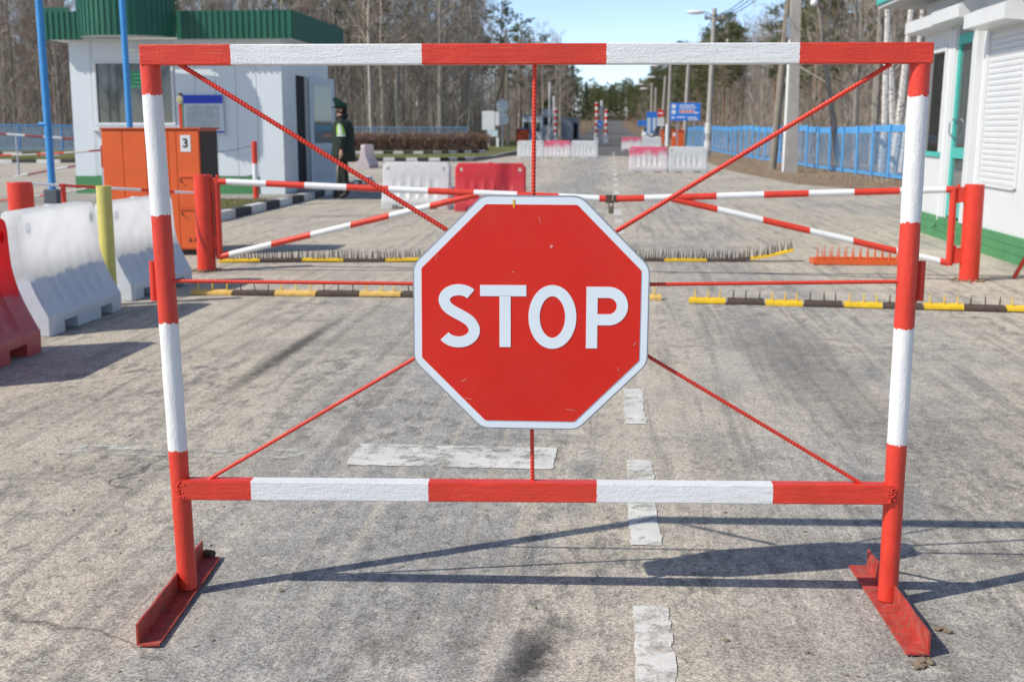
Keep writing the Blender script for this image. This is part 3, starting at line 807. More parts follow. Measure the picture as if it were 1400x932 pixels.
# ================================================================ WATER-FILLED BARRIERS
def barrier_mesh(name, mat, seed=0):
    """moulded jersey-profile barrier, 1.2 m long (x), wide foot, holed top corners, fork notches, flutes"""
    rnd = random.Random(seed)
    Lh, Ht = .60, .80
    def halfw(z):
        if z < .125: return .235
        if z < .56: return .085 + .15*((.56-z)/.435)**1.7
        return .085 - .012*(z-.56)/.24
    nu, zs = 60, [0, .012, .04, .08, .118, .13, .15, .19, .23, .27, .31, .36, .40, .44, .48, .52, .56, .60, .64, .68, .72, .76, .785, .797, .80]
    def endx(z):
        e = Lh
        if z > .72: e -= (z-.72)*.75          # chamfered top corners
        return e
    mb = MB(); nv = len(zs)
    for side in (-1, 1):
        for j, z in enumerate(zs):
            for i in range(nu+1):
                u = -1 + 2*i/nu; x = u*endx(z)
                w = halfw(z)
                if z > .785: w -= (z-.785)*1.2
                edge = Lh - abs(x)
                if edge < .025: w -= (.025-max(0, edge))**2*28
                # flutes on the middle of the face
                if .17 < z < .60 and abs(x) < .42:
                    env = min(1, (z-.17)/.05)*min(1, (.60-z)/.22)*min(1, (.42-abs(x))/.03)
                    ph = (x+.42)/.84*5 % 1
                    w -= env*.019*(1 if .12 < ph < .62 else max(0, 1-min(abs(ph-.12), abs(ph-.62), abs(ph-1.12))/.10))
                w += .006*mnoise.noise(Vector((x*3+seed*7, side*3, z*4)))
                mb.v.append((x, side*w, z))
    n1 = nu+1
    for s in (0, 1):
        o = s*nv*n1
        for j in range(nv-1):
            for i in range(nu):
                a = o+j*n1+i; q = (a, a+1, a+n1+1, a+n1); mb.f.append(q if s == 0 else q[::-1]); mb.m.append(0)
    o = nv*n1
    for i in range(nu):
        mb.f.append((i+1, i, o+i, o+i+1)); mb.m.append(0)
        a = (nv-1)*n1+i; mb.f.append((a, a+1, o+a+1, o+a)); mb.m.append(0)
    for j in range(nv-1):
        a = j*n1; mb.f.append((a, a+n1, o+a+n1, o+a)); mb.m.append(0)
        a = j*n1+nu; mb.f.append((a+n1, a, o+a, o+a+n1)); mb.m.append(0)
    body = mb.build('tmp_body', mat)
    cut = MB()
    for sx in (-1, 1):
        cut.add(*_cyl_y(sx*.50, .69, .034, .5))
        cut.box(sx*.30-.105, sx*.30+.105, -.5, .5, -.1, .075)
    co_ = cut.build('tmp_cut', mat)
    md = body.modifiers.new('b', 'BOOLEAN'); md.object = co_; md.operation = 'DIFFERENCE'; md.solver = 'EXACT'
    dg = bpy.context.evaluated_depsgraph_get()
    me = bpy.data.meshes.new_from_object(body.evaluated_get(dg)); me.name = name
    bpy.data.objects.remove(body); bpy.data.objects.remove(co_)
    me.materials.clear(); me.materials.append(mat)
    me.polygons.foreach_set('use_smooth', [True]*len(me.polygons)); me.set_sharp_from_angle(angle=R(32))
    return me
def _cyl_y(x, z, r, h, n=20):
    v = [(x+r*math.cos(2*math.pi*k/n), s*h, z+r*math.sin(2*math.pi*k/n)) for s in (-1, 1) for k in range(n)]
    f = [(k, (k+1) % n, (k+1) % n+n, k+n) for k in range(n)] + [tuple(range(n-1, -1, -1)), tuple(range(n, 2*n))]
    return v, f
BM = {}
def barrier(mat, x, y, ang, label, seed=0, group=None, sc=1.0):
    k = (mat.name, seed)
    if k not in BM: BM[k] = barrier_mesh('plastic_barrier', mat, seed)
    root = thing('plastic_barrier', label, 'barrier', (x, y, ground_z(y)), ang, group); root.scale = (sc, sc, sc)
    link('body', BM[k], root)
    MB().lathe([(.036, 0), (.036, .012), (.028, .016)], 14, M=Matrix.Translation((0, 0, .798))).build('filler_cap', mat, root, smooth=40)
    return root
barrier(m_plr, -3.83, 6.65, R(90.5), 'red plastic water barrier standing nearest in front of the white ones', 1, sc=1.06)
barrier(m_plw, -4.03, 8.44, R(91), 'white plastic water barrier standing right behind the red one, greyer below', 2, sc=1.05)
barrier(m_plw, -4.08, 10.14, R(86), 'white plastic water barrier between the yellow post and the gate post', 3)
q = G(568, 286); barrier(m_plw2, q.x, q.y+.24, R(-4), 'dented white plastic water barrier next to the red one behind the gate', 4)
q = G(669, 289); barrier(m_plr2, q.x, q.y+.24, R(1), 'red plastic water barrier behind the gate beside the dented white one', 5)
q = G(498, 230); barrier(m_plpink, q.x, q.y+.6, R(86), 'bleached pinkish water barrier standing end-on behind the guard', 6)
for px, mt, lb in ((725, m_plw2, 'white far water barrier at the kerb end of the row of three'), (762, m_plfade, 'far white water barrier with a faded red top in the row of three'), (799, m_plw2, 'white far water barrier at the road centre end of the row of three')):
    q = G(px, 217); barrier(mt, q.x, 55.3, R(random.uniform(-2, 2)), lb, 4 if mt is m_plw2 else 7)
for px, mt, lb in ((886.5, m_plfade, 'white water barrier with a faded red top edge beside a plain white one'), (940, m_plw2, 'plain white water barrier in the pair nearest the blue fence')):
    q = G(px, 236); barrier(mt, q.x, 38.6, R(random.uniform(-2, 2)), lb, 4 if mt is m_plw2 else 7)
for px, mt, lb in ((863, m_plfade, 'pink topped water barrier in the far pair towards the car'), (890, m_plw2, 'plain white water barrier in the far pair towards the car')):
    q = G(px, 205.5); barrier(mt, q.x, 75, R(random.uniform(-2, 2)), lb, 4 if mt is m_plw2 else 7)

# ================================================================ POSTS AND RAIL BY THE LEFT BARRIERS
def simple_post(name, label, x, y, r, zt, mat, cat='post', cone=.004):
    root = thing(name, label, cat, (x, y, 0))
    MB().lathe([(r, -.04), (r, zt-cone)], 28).build('shaft', mat, root, smooth=40)
    MB().lathe([(r*1.0, zt-cone), (r*.985, zt-.001), (r*.3, zt+.002)], 28).build('cap', mat, root, smooth=40)
    return root
YQ = 10.6; q = onY(27, 249, YQ); simple_post('bollard', 'thick red bollard behind the white barrier with the greyer base', q.x, q.y, .112, q.z, m_red)
rp = q
q = onY(141.5, 254, 9.29); simple_post('bollard', 'pale yellow steel bollard between the two white barriers', q.x, q.y, .0585, q.z, m_paleyellow)
q2 = Vector((gp[0].location.x-.09, gp[0].location.y, .0)); zr = onY(263, 264, q2.y).z
rail = thing('rail', 'thin red and white rail from the red bollard to the gate post', 'rail', (0, 0, 0))
a, b = Vector((rp.x+.09, rp.y, onY(44, 251, rp.y).z)), Vector((q2.x, q2.y, zr))
MB().tube([a, b], .0135, 10).build('bar', stripes('thin_rail_paint', 'X', [a.lerp(b, t).x for t in (.17, .42, .66, .87)], 'b', a.x-.1, b.x+.1, edge=.003, grain=False), rail, smooth=40)
t = .19; pp = a.lerp(b, t)
MB().tube([(pp.x, pp.y, 0), (pp.x, pp.y, pp.z+.015)], .022, 12).build('support', m_red, rail, smooth=40)

# ================================================================ ORANGE CABINET
cx0, cx1, cy = onY(142, 260, 13.05).x, onY(275, 260, 13.05).x, 13.05
cab = thing('cabinet', 'tall orange steel cabinet numbered 3 beside the gate post', 'cabinet', ((cx0+cx1)/2, cy, 0))
hw = (cx1-cx0)/2; zt = onY(210, 176, cy).z
MB().box(-hw, hw, .012, .62, .06, zt-.012, b=.004).build('body', m_orange, cab)
MB().box(-hw+.02, hw-.02, .03, .60, 0, .06).build('plinth', m_black, cab)
MB().box(-hw-.012, hw+.03, -.012, .64, zt-.012, zt+.012, b=.004).build('lid', paint('dark_orange_paint', (.45, .07, .02), .5), cab)
MB().box(hw+.001, hw+.006, .03, .60, .08, zt-.03).build('shaded_side', paint('shade_brown', (.035, .025, .02), .7), cab)  # near-black colour paints in the shade on the side turned from the sun
pw = [(-hw+.006, -hw+.238), (-hw+.243, -hw+.50), (-hw+.505, hw-.35), (hw-.345, hw-.26)]
for a, b in pw: MB().box(a, b, 0, .011, .075, zt-.02, b=.003).build('front_panel', m_orange, cab)
MB().box(hw-.255, hw-.006, 0, .011, .52, zt-.02, b=.003).build('door', m_orange, cab)
MB().box(hw-.255, hw-.006, 0, .011, .075, .51, b=.003).build('door', m_orange, cab)
for zz in (.50, .86):
    MB().box(hw-.245, hw-.015, -.012, 0, zz, zz+.016, b=.002).build('door_lip', m_orange, cab)
    MB().tube([(hw-.235, -.008, zz-.02), (hw-.225, -.018, zz-.05), (hw-.20, -.018, zz-.06)], .006, 6).build('latch', m_rust, cab)
num = MB().box(hw-.21, hw-.095, -.004, 0, zt-.25, zt-.07).build('number_plate', m_trimwhite, cab)
def text_mesh(txt, size, mat, parent, M, name='lettering', bold=0.0, shear=0, ext=.001, align='CENTER'):
    cu = bpy.data.curves.new('tmp', 'FONT'); cu.body = txt; cu.size = size; cu.align_x = align; cu.align_y = 'CENTER'; cu.extrude = ext; cu.offset = bold; cu.shear = shear
    ob = bpy.data.objects.new('tmp', cu); col.objects.link(ob)
    me = bpy.data.meshes.new_from_object(ob.evaluated_get(bpy.context.evaluated_depsgraph_get()))
    bpy.data.objects.remove(ob); me.transform(M); me.materials.clear(); me.materials.append(mat)
    return link(name, me, parent)
FACE = Matrix.Rotation(R(90), 4, 'X')
m_ink = paint('black_ink', (.015, .015, .018), .6, .1)
text_mesh('3', .135, m_ink, num, Matrix.Translation((hw-.153, -.006, zt-.16)) @ FACE, bold=.003)
for dx in (-.145, -.085): MB().prism([(hw+dx-.024, .15), (hw+dx+.024, .15), (hw+dx, .20)], .003, M=Matrix.Translation((0, -.003, 0))).build('rust_hole', paint('rust_mark', (.10, .035, .015), .8), cab)

# ================================================================ GUARD BOOTH
BX0, BX1, BY0, BY1, BZ = -10.45, -6.28, 23.10, 26.95, .12
booth = thing('guard_booth', 'white clad guard booth with green corrugated roof edge and open door', 'booth', (BX0, BY0, BZ))
BW, BD, WH = BX1-BX0, BY1-BY0, 2.93
wx0, wx1 = onY(133, 130, BY0).x-BX0, onY(235, 130, BY0).x-BX0
wz0, wz1 = onY(180, 168, BY0).z-BZ, onY(180, 87, BY0).z-BZ
# core walls behind the panels (with door opening left dark)
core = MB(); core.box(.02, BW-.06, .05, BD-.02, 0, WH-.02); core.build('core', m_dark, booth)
MB().box(-.01, BW-.51, -.015, .05, 0, .34).build('plinth', m_greenplinth, booth)
edges = [0, .40, .97] 
xs = [0, .42, wx0-.06, wx1+.06] + [wx1+.06 + (BW-.50-wx1-.06)*i/4 for i in (1, 2, 3, 4)] + [BW]
for i in range(len(xs)-1):
    a, b = xs[i]+.003, xs[i+1]-.003
    lo = .345 if i not in (0, len(xs)-2) else 0
    if i == 2:
        MB().box(a, b, 0, .05, lo, wz0-.05, b=.003).build('wall_panel', m_booth, booth); MB().box(a, b, 0, .05, wz1+.05, WH, b=.003).build('wall_panel', m_booth, booth)
    else: MB().box(a, b, 0, .05, lo, WH, b=.003).build('wall_panel', m_booth, booth)
win = MB().box(wx0, wx1, .03, .048, wz0, wz1).build('window', m_glass, booth)
fm = MB()
for (a, b, c, d) in ((wx0-.055, wx1+.055, wz1, wz1+.048), (wx0-.055, wx1+.055, wz0-.048, wz0), (wx0-.055, wx0, wz0, wz1), (wx1, wx1+.055, wz0, wz1)):
    fm.box(a, b, -.02, .05, c, d, b=.004)
fm.build('frame', m_trimwhite, win)
MB().box(wx0-.12, wx1+.12, -.14, -.0, wz0-.16, wz0-.12, b=.004).build('sill', m_trimwhite, win)
nx = onY(195, 105, BY0).x-BX0; nz = onY(180, 110, BY0).z-BZ
MB().box(nx-.24, nx+.10, .022, .029, nz-.14, nz+.17).build('notice', paint('notice_green', (.02, .30, .12), .5), win)
for k in range(4): MB().box(nx-.21, nx+.07-.05*(k % 2), .019, .0215, nz+.10-.075*k, nz+.122-.075*k).build('notice_line', paint('notice_text', (.25, .55, .38), .6), win)
# side wall with door opening
DY0, DY1 = 1.02, 1.90
for a, b in ((.053, .5), (.506, DY0), (DY1, 2.6), (2.606, BD)):
    MB().box(BW-.055, BW, a, b-.003, 0, WH, b=.003).build('wall_panel', m_booth, booth)
MB().box(BW-.055, BW, DY0+.003, DY1-.003, 2.3, WH, b=.003).build('wall_panel', m_booth, booth)
for a, b in ((0, BD),):
    MB().box(0, .02, .053, BD-.05, 0, WH).build('wall_panel', m_booth, booth); MB().box(.02, BW-.06, BD-.018, BD, 0, WH).build('wall_panel', m_booth, booth)
MB().box(BW+.003, BW+.35, DY0-.1, DY1+.1, -.118, .06, b=.01).build('door_step', m_concrete, booth)
# open door leaf
door = link('door', MB().box(0, .86, -.022, .022, .1, 2.28, b=.004).mesh('door', m_greydoor), booth, (BW+.03, DY1+.03, 0), R(66))
dm = MB().box(.13, .73, -.027, -.0222, .95, 2.12).mesh('glass', m_glass2); link('glass', dm, door)
MB().box(.12, .74, -.027, -.0222, .22, .82, b=.002).build('lower_panel', paint('grey_door_panel', (.45, .50, .56), .4), door)
MB().tube([(.80, -.03, 1.12), (.80, -.07, 1.12), (.70, -.07, 1.12)], .011, 8).build('handle', m_galv, door, smooth=40)
# corrugated fascia with a bulging half drum
def corrugated(path, z0, z1, name, depth=.022, pitch=.115):
    P = [Vector((x, y, 0)) for x, y in path]
    pts, nor = [], []
    for a, b in zip(P, P[1:]):
        d = (b-a); ln = d.length; d.normalize(); nn = Vector((d.y, -d.x, 0))
        n = max(1, round(ln/pitch)); s = ln/n
        for i in range(n):
            for t, h in ((0, 0), (.60, 0), (.68, 1), (.92, 1)):
                pts.append(a + d*(s*(i+t)) + nn*depth*h)
    pts.append(P[-1])
    k = len(pts); mb = MB()
    v = [(p.x, p.y, z0) for p in pts] + [(p.x, p.y, z1) for p in pts]
    mb.add(v, [(i, i+1, i+1+k, i+k) for i in range(k-1)])
    o = mb.build(name, m_greenmetal, booth)
    sm = o.modifiers.new('thick', 'SOLIDIFY'); sm.thickness = .004; sm.offset = -1
    return o
OV = .30
rx0, rx1, ry0, ry1 = -OV-.05, BW+OV, -OV, BD+.2
f0, f1 = WH-.02, WH+.50
cxm = onY(168, 40, BY0-.6).x-BX0; rad = .92
drum = [(cxm-rad*math.cos(R(a)), ry0-.95*rad*math.sin(R(a))) for a in range(0, 181, 7)]
corrugated([(rx0, ry1), (rx0, ry0), (cxm-rad, ry0)], f0, f1, 'fascia')
corrugated([(cxm+rad, ry0), (rx1, ry0), (rx1, ry1)], f0, f1, 'fascia')
corrugated(drum, f0+.02, f1+.30, 'drum_fascia', pitch=.12)
MB().box(rx0+.01, rx0+.52, ry0+.04, ry0+.055, f1, f1+.08).build('fascia_upstand', m_greenmetal, booth)
roof = MB().box(rx0+.01, rx1-.01, ry0+.01, ry1-.01, f1-.12, f1-.10).build('roof', m_greenmetal, booth)
MB().box(rx0+.02, rx1-.02, ry0+.02, ry1-.02, f0+.01, f0+.03).build('soffit', m_trimwhite, booth)
dr = drum; nd = len(dr)
mb = MB(); mb.add([(x, y+.01, f0+.035) for x, y in dr] + [(x, y+.01, f0+.05) for x, y in dr], [tuple(range(nd)), tuple(range(2*nd-1, nd-1, -1))] + [(i, i+1, i+1+nd, i+nd) for i in range(nd-1)])
mb.build('drum_soffit', m_trimwhite, booth)
MB().box(cxm-.1, cxm+.55, -.10, -.02, WH-.22, WH-.17, b=.01).build('tube_lamp', m_lamp, booth)
# notice board on the booth wall
ib0, ib1 = onY(247, 130, BY0), onY(308, 184, BY0)
bw, bh = ib1.x-ib0.x, ib0.z-ib1.z
board = thing('notice_board', 'white notice board with blue header on the booth wall', 'notice board', (ib0.x, BY0-.06, ib1.z))
MB().box(0, bw, 0, .045, 0, bh, b=.004).build('panel', paint('board_grey', (.62, .66, .70), .45), board)
MB().box(.0, bw-.003, -.006, -.001, bh-.165, bh-.005).build('header', paint('board_blue', (.02, .05, .50), .45), board)
MB().box(.004, bw-.002, -.006, -.001, .03, .062).build('stripe', paint('board_blue', (.02, .05, .50), .45), board)
sh = MB().box(.11, bw-.08, -.005, -.001, .10, bh-.20).build('sheet', paint('board_print', (.50, .53, .55), .5, .25, 12), board)
for k in range(9): MB().box(.15, bw-.12-.07*((k*37) % 3), -.0065, -.0052, bh-.26-.045*k, bh-.245-.045*k).build('print_line', paint('faint_print', (.38, .41, .43), .6), sh)

# border post with an emblem, flag poles, chain posts
q = onY(247.5, 150, 18.5)
bp = thing('border_post', 'slim red and green post with round emblem in front of the notice board', 'post', (q.x, 18.5, .12))
zt = onY(247, 128, 18.5).z-.12
MB().box(-.03, .018, -.02, .02, -.05, zt-.03, b=.003).build('shaft', m_red, bp); MB().box(.0182, .032, -.02, .02, -.05, zt-.04).build('edge', m_greenplinth, bp)
MB().lathe([(.045, 0), (.052, .01), (.052, .018), (.03, .024)], 20, M=Matrix.Translation((0, -.022, zt-.10)) @ Matrix.Rotation(R(90), 4, 'X') @ Matrix.Scale(1.25, 4, (0,1,0))).build('emblem', paint('emblem_grey', (.45, .42, .33), .5), bp, smooth=40)
MB().lathe([(.026, 0), (.026, .006)], 16, M=Matrix.Translation((0, -.046, zt-.10)) @ Matrix.Rotation(R(90), 4, 'X')).build('emblem_centre', paint('emblem_gold', (.50, .45, .10), .4), bp)
MB().lathe([(.034, 0), (.034, .03), (.012, .045)], 12, M=Matrix.Translation((0, 0, zt-.035))).build('cap', m_rust, bp)
def flag_pole(label, px, py, Y, r, base_box, clip=None):
    q = onY(px, py, Y); root = thing('flag_pole', label, 'pole', (q.x, Y, 0), 0)
    MB().tube([(0, 0, 0), (-.02, 0, 3), (-.05, .0, 8)], [r, r, r*.7], 16).build('shaft', m_blue, root, smooth=40)
    if base_box: MB().box(-.13, .10, -.08, .10, 0, .36, b=.01).build('base_box', paint('base_grey', (.10, .115, .13), .6), root)
    if clip:
        z = onY(*clip, Y).z; MB().tube([(-.15, -.03, z), (0, -.03, z)], .035, 10).build('cleat', m_blue, root, smooth=40)
flag_pole('tall blue pole with cleat and grey base box beside the booth', 68, 200, 20.0, .062, True, (58, 170))
flag_pole('tall slim blue pole rising behind the orange cabinet', 177, 150, 17.6, .045, False)
def chain_post(px, y0, y1, Y, label, zoff):
    q = onY(px, y0, Y); root = thing('chain_post', label, 'post', (q.x, Y, zoff), 0)
    h = q.z-zoff
    MB().tube([(0,0,-.03), (0,0,h)], .075/2*1.35, 14).build('shaft', stripes('chain_post_paint_%d' % px, 'Z', [h*.27, h*.62], 'a', -.05, h+.05, edge=.004, grain=False), root, smooth=40)
    MB().lathe([(.052, h), (.04, h+.012), (.01, h+.016)], 14).build('cap', m_red, root)
    return Vector((q.x, Y, zoff)), h
pA, hA = chain_post(347.5, 194, 272, 21.6, 'red and white post holding chains in front of the booth door end', .12)
pB, hB = chain_post(141, 200, 255, 20.4, 'red and white chain post half hidden by the orange cabinet', .12)
pC = Vector((-15.2, 20.0, 0))
def chain(a, b, sag, label, mat, r=.011):
    n = 18; pts = []
    for i in range(n+1):
        t = i/n; p = a.lerp(b, t); p.z -= sag*4*t*(1-t); pts.append(p - a)
    root = thing('rope', label, 'rope', a); MB().tube(pts, r, 6).build('strand', mat, root, smooth=60)
for f, nm in ((.93, 'upper'), (.42, 'lower')):
    chain(pB+Vector((.04,0,hB*f)), pA+Vector((-.04,0,hA*f)), .13, '%s slack cable strung between the two chain posts before the booth' % nm, m_galv)
q = onY(0, 213, 20.2)
for f, nm, zz in ((.93, 'upper', onY(0, 211, 20.2).z), (.30, 'lower', onY(0, 281, 20.2).z)):
    a = Vector((q.x-1.2, 20.2, zz)); b = pB+Vector((-.04,0,hB*f))
    chain(a, b, .05, '%s red and white pole-barred cable left of the orange cabinet' % nm, stripes('cable_paint_'+nm, 'X', [.45*i for i in range(1, 14)], 'a', 0, 7, c_b=(.55,.53,.48), edge=.002, grain=False), .018)
root = thing('chain_post', 'red and white chain post farthest from the orange cabinet', 'post', (q.x-1.25, 20.2, 0))
MB().tube([(0,0,-.03), (0,0,1.1)], .05, 14).build('shaft', stripes('chain_post_paint_far', 'Z', [.35, .7], 'a', -.05, 1.2, grain=False), root, smooth=40)

# far swing gate left of the booth
YG = 34.0
def P3(px, py): p = onY(px, py, YG); return p
a, b = P3(-30, 181), P3(128, 192); 
fg = thing('swing_gate', 'dark red and white swing gate standing left of the booth', 'gate', (a.x, YG, 0))
DR = (.20, .012, .02); GW = (.50, .53, .55)
def lc(p): return p - Vector((a.x, YG, 0))
A, B = lc(a), lc(b)
MB().tube([A, B], .034, 12).build('top_rail', stripes('far_gate_rail', 'X', [.55*i+.3 for i in range(8)], 'b', 0, 5, c_a=DR, c_b=GW, grain=False), fg, smooth=40)
MB().tube([lc(P3(-30, 251)), lc(P3(128, 222))], .03, 12).build('brace', stripes('far_gate_brace', 'X', [.6*i+.2 for i in range(8)], 'b', 0, 5, c_a=DR, c_b=GW, grain=False), fg, smooth=40)
MB().tube([lc(P3(22, 186)), lc(P3(26, 241))], .03, 12).build('upright', paint('grey_blue_paint', (.38,.40,.47), .5), fg, smooth=40)
MB().tube([Vector((B.x, 0, -.02)), Vector((B.x, 0, B.z+.1))], .07, 14).build('post', m_red, fg, smooth=40)
MB().tube([Vector((A.x, 0, -.02)), Vector((A.x, 0, A.z+.1))], .07, 14).build('post', m_red, fg, smooth=40)

# ================================================================ KIOSK (right)
KX = 4.23; KY0, KY1 = 9.2, 17.45          # road-side wall plane and its ends along the road
kiosk = thing('kiosk', 'white roadside kiosk with teal door, roller shutter and green plinth', 'kiosk', (KX, KY1, 0))
kiosk.rotation_euler = (0, R(1.0), 0)      # its walls lean back a touch
def ky(px, py=200): return onX(px, py, KX).y - KY1          # local y (negative towards the camera)
def kz(px, py): return onX(px, py, KX).z
KH = 3.05; KD = 4.5
d0, d1 = ky(1297), ky(1324)               # door
w0, w1 = ky(1256), ky(1284)               # window
s0, s1 = ky(1340), ky(1395, 150)          # shutter
yn = KY0-KY1
core = MB(); core.box(.06, KD, yn+.03, -.03, 0, KH-.01); core.build('core', m_dark, kiosk)
pz = .27
# plinth planks
for k in range(3): MB().box(-.035, .05, yn, .03, pz/3*k+.003 - (.02 if k == 0 else 0), pz/3*(k+1), b=.004).build('plinth_board', m_greenplinth, kiosk)
MB().box(.05, KD, .0, .03, 0, pz).build('plinth_board', m_greenplinth, kiosk)
def kpanel(a, b, z0, z1): return MB().box(0, .055, min(a, b)+.002, max(a, b)-.002, z0, z1, b=.004).build('wall_panel', m_trimwhite, kiosk)
dz0, dz1 = .30, 2.52
kpanel(0, w0, pz, KH); kpanel(w0, w1, pz, 1.02); kpanel(w0, w1, 2.42, KH); kpanel(w1, d0, pz, KH); kpanel(d0, d1, dz1+.12, KH); kpanel(d1, s0, pz, KH)
kpanel(s0, s1, pz, .74); kpanel(s0, s1, 2.45, KH); kpanel(s1, s1-1.2, pz, KH); kpanel(s1-1.2, yn, pz, KH)
MB().box(.056, KD, -.03, 0, pz, KH).build('wall_panel', m_trimwhite, kiosk)
# raised pilasters either side of the door and a downpipe
MB().box(-.075, 0, d1-.20, d1-.02, pz, 2.60, b=.006).build('pilaster', m_trimwhite, kiosk)
MB().box(-.03, 0, d0+.04, d0+.20, pz, 2.60, b=.006).build('pilaster', m_trimwhite, kiosk)
MB().tube([(-.025, d0+.225, .16), (-.025, d0+.225, 2.62)], .018, 12).build('downpipe', m_trimwhite, kiosk, smooth=40)
MB().tube([(-.025, d0+.225, .22), (-.09, d0+.225, .13)], .02, 8).build('pipe_outlet', m_greenplinth, kiosk, smooth=40)
# window
kw = MB().box(.03, .045, w1, w0, 1.02, 2.42).build('window', m_glass, kiosk)
fm = MB()
for a, b, c, d in ((w1, w0, 2.36, 2.42), (w1, w1+.07, 1.08, 2.36), (w0-.07, w0, 1.08, 2.36)): fm.box(-.02, .05, a, b, c, d, b=.004)
fm.build('frame', m_trimwhite, kw)
MB().box(-.03, .05, w1, w0, 1.02, 1.08, b=.004).build('sill', m_teal, kw)
# door: recessed, teal frame, two panes and a loop handle
fm = MB()
for a, b, c, d in ((d1, d1+.10, dz0, dz1), (d0-.11, d0, dz0, dz1), (d1+.10, d0-.11, dz1-.12, dz1), (d1+.10, d0-.11, 1.02, 1.15), (d1+.10, d0-.11, dz0, dz0+.20)): fm.box(.0, .05, a, b, c, d, b=.004)
kd = fm.build('door', m_teal, kiosk)
MB().box(.022, .03, d1+.10, d0-.11, 1.15, dz1-.12).build('pane', m_glass2, kd)
MB().box(.022, .03, d1+.10, d0-.11, dz0+.20, 1.02).build('pane', m_glass2, kd)
MB().box(.0, .045, d1, d0, dz1+.003, dz1+.115).build('transom', paint('transom_grey', (.28,.32,.33), .3), kd)
hy = d0-.17
MB().tube([(-.005, hy+.05, 1.28)] + [(-.02-.045*min(1, math.sin(R(t))*1.6), hy+.045, 1.28+.22*t/180) for t in range(0, 181, 20)] + [(-.005, hy+.05, 1.50)], .010, 8).build('handle', m_galv, kd, smooth=50)
# roller shutter: separate slats in side rails
sh = MB().box(.0, .02, s1-.002, s0+.002, .742, 2.448).build('roller_shutter', m_trimwhite, kiosk)
slat_n = 26; s_h = (2.43-.78)/slat_n
slat = MB(); slat.add([(x, y, z) for y in (s1+.05, s0-.05) for x, z in ((0, 0), (-.009, .002), (-.013, s_h*.5), (-.008, s_h-.009), (0, s_h-.004))],
    [(0,5,6,1),(1,6,7,2),(2,7,8,3),(3,8,9,4),(4,9,5,0),(0,1,2,3,4),(9,8,7,6,5)])
slm = slat.mesh('slat', m_trimwhite)
for i in range(slat_n): link('slat', slm, sh, (-.001, 0, .78 + i*s_h))
for y in (s0, s1): MB().box(-.03, -.0005, y-.028, y+.028, .76, 2.45, b=.004).build('guide_rail', m_trimwhite, sh)
MB().box(-.03, -.0005, s1+.03, s0-.03, .742, .775, b=.004).build('bottom_bar', m_trimwhite, sh)
# shutter housings: slanted boxes above shutter, door and window
def housing(a, b, z, dpt=.30, h=.30):
    prof = [(0, z), (-dpt, z+.02), (-dpt, z+.17), (-.02, z+h), (0, z+h)]
    lo, hi = min(a, b), max(a, b); n = len(prof)
    mb = MB(); mb.add([(x, lo, zz) for x, zz in prof] + [(x, hi, zz) for x, zz in prof], [tuple(range(n)), tuple(range(2*n-1, n-1, -1))] + [(i, i+n, (i+1) % n+n, (i+1) % n) for i in range(n)])
    return mb.build('shutter_box', m_trimwhite, kiosk)
housing(s0+.06, s1-.10, 2.47); housing(d0+.22, d1-.16, 2.63, .30, .30); housing(w0+.25, d0+.225, 2.63, .26, .22)
# eaves and roof
MB().box(-.50, KD+.3, yn-.3, .74, KH, KH+.05).build('soffit', paint('soffit_grey', (.45,.46,.46), .6), kiosk)
MB().box(-.53, KD+.3, yn-.3, .77, KH+.052, KH+.20, b=.01).build('fascia', m_teal, kiosk)
MB().prism([(-.58, 0), (KD+.35, 0), (KD/2, .9)], -yn+1.13, M=Matrix.Translation((0, yn-.33, KH+.202))).build('roof', m_teal, kiosk)
# red prop rod leaning by the kiosk
q = G(1386, 380)
rod = thing('prop_rod', 'thin red steel rod slanting up from the ground beside the kiosk', 'rod', (q.x, q.y, 0))
MB().tube([(0, 0, 0), (.30, .02, .60)], .020, 10).build('bar', m_red, rod, smooth=40)
MB().tube([(.30, .02, .60), (.62, .02, 0)], .020, 10).build('leg', m_red, rod, smooth=40)

# ================================================================ RIGHT-HAND POLES, LAMPS, WIRES
def pole(label, base, Y, top, w0, w1, mat, name='utility_pole', square=False, white_band=True):
    a = onY(base[0], base[1], Y); b = onY(top[0], top[1], Y)
    root = thing(name, label, 'pole', (a.x, Y, ground_z(Y)))
    d = Vector((b.x-a.x, 0, b.z))
    if square:
        mb = MB(); v = []
        for p, w in ((Vector((0,0,-.05)), w0), (d, w1)): v += [(p.x-w/2, -w/2, p.z), (p.x+w/2, -w/2, p.z), (p.x+w/2, w/2, p.z), (p.x-w/2, w/2, p.z)]
        mb.add(v, [(3,2,1,0),(4,5,6,7),(0,1,5,4),(1,2,6,5),(2,3,7,6),(3,0,4,7)]); mb.build('shaft', mat, root)
    else: MB().tube([(0,0,-.05), d], [w0/2, w1/2], 12).build('shaft', mat, root, smooth=40)
    return root, d
def lamp(root, d, side=-1, ln=.9, z=-.3):
    p = d + Vector((0,0,z)); e = p + Vector((side*ln, -.1, .18))
    MB().tube([p, p.lerp(e, .7)+Vector((0,0,.06)), e], .025, 8).build('lamp_arm', m_galv, root, smooth=50)
    mb = MB(); mb.lathe([(.06, -.42), (.14, -.28), (.18, 0), (.14, .28), (.06, .4)], 12, M=Matrix.Translation(e+Vector((side*.22,0,.0))) @ Matrix.Rotation(R(90), 4, 'Y') @ Matrix.Scale(.6, 4, (1,0,0)))
    mb.build('lamp_head', m_lamp, root, smooth=50)
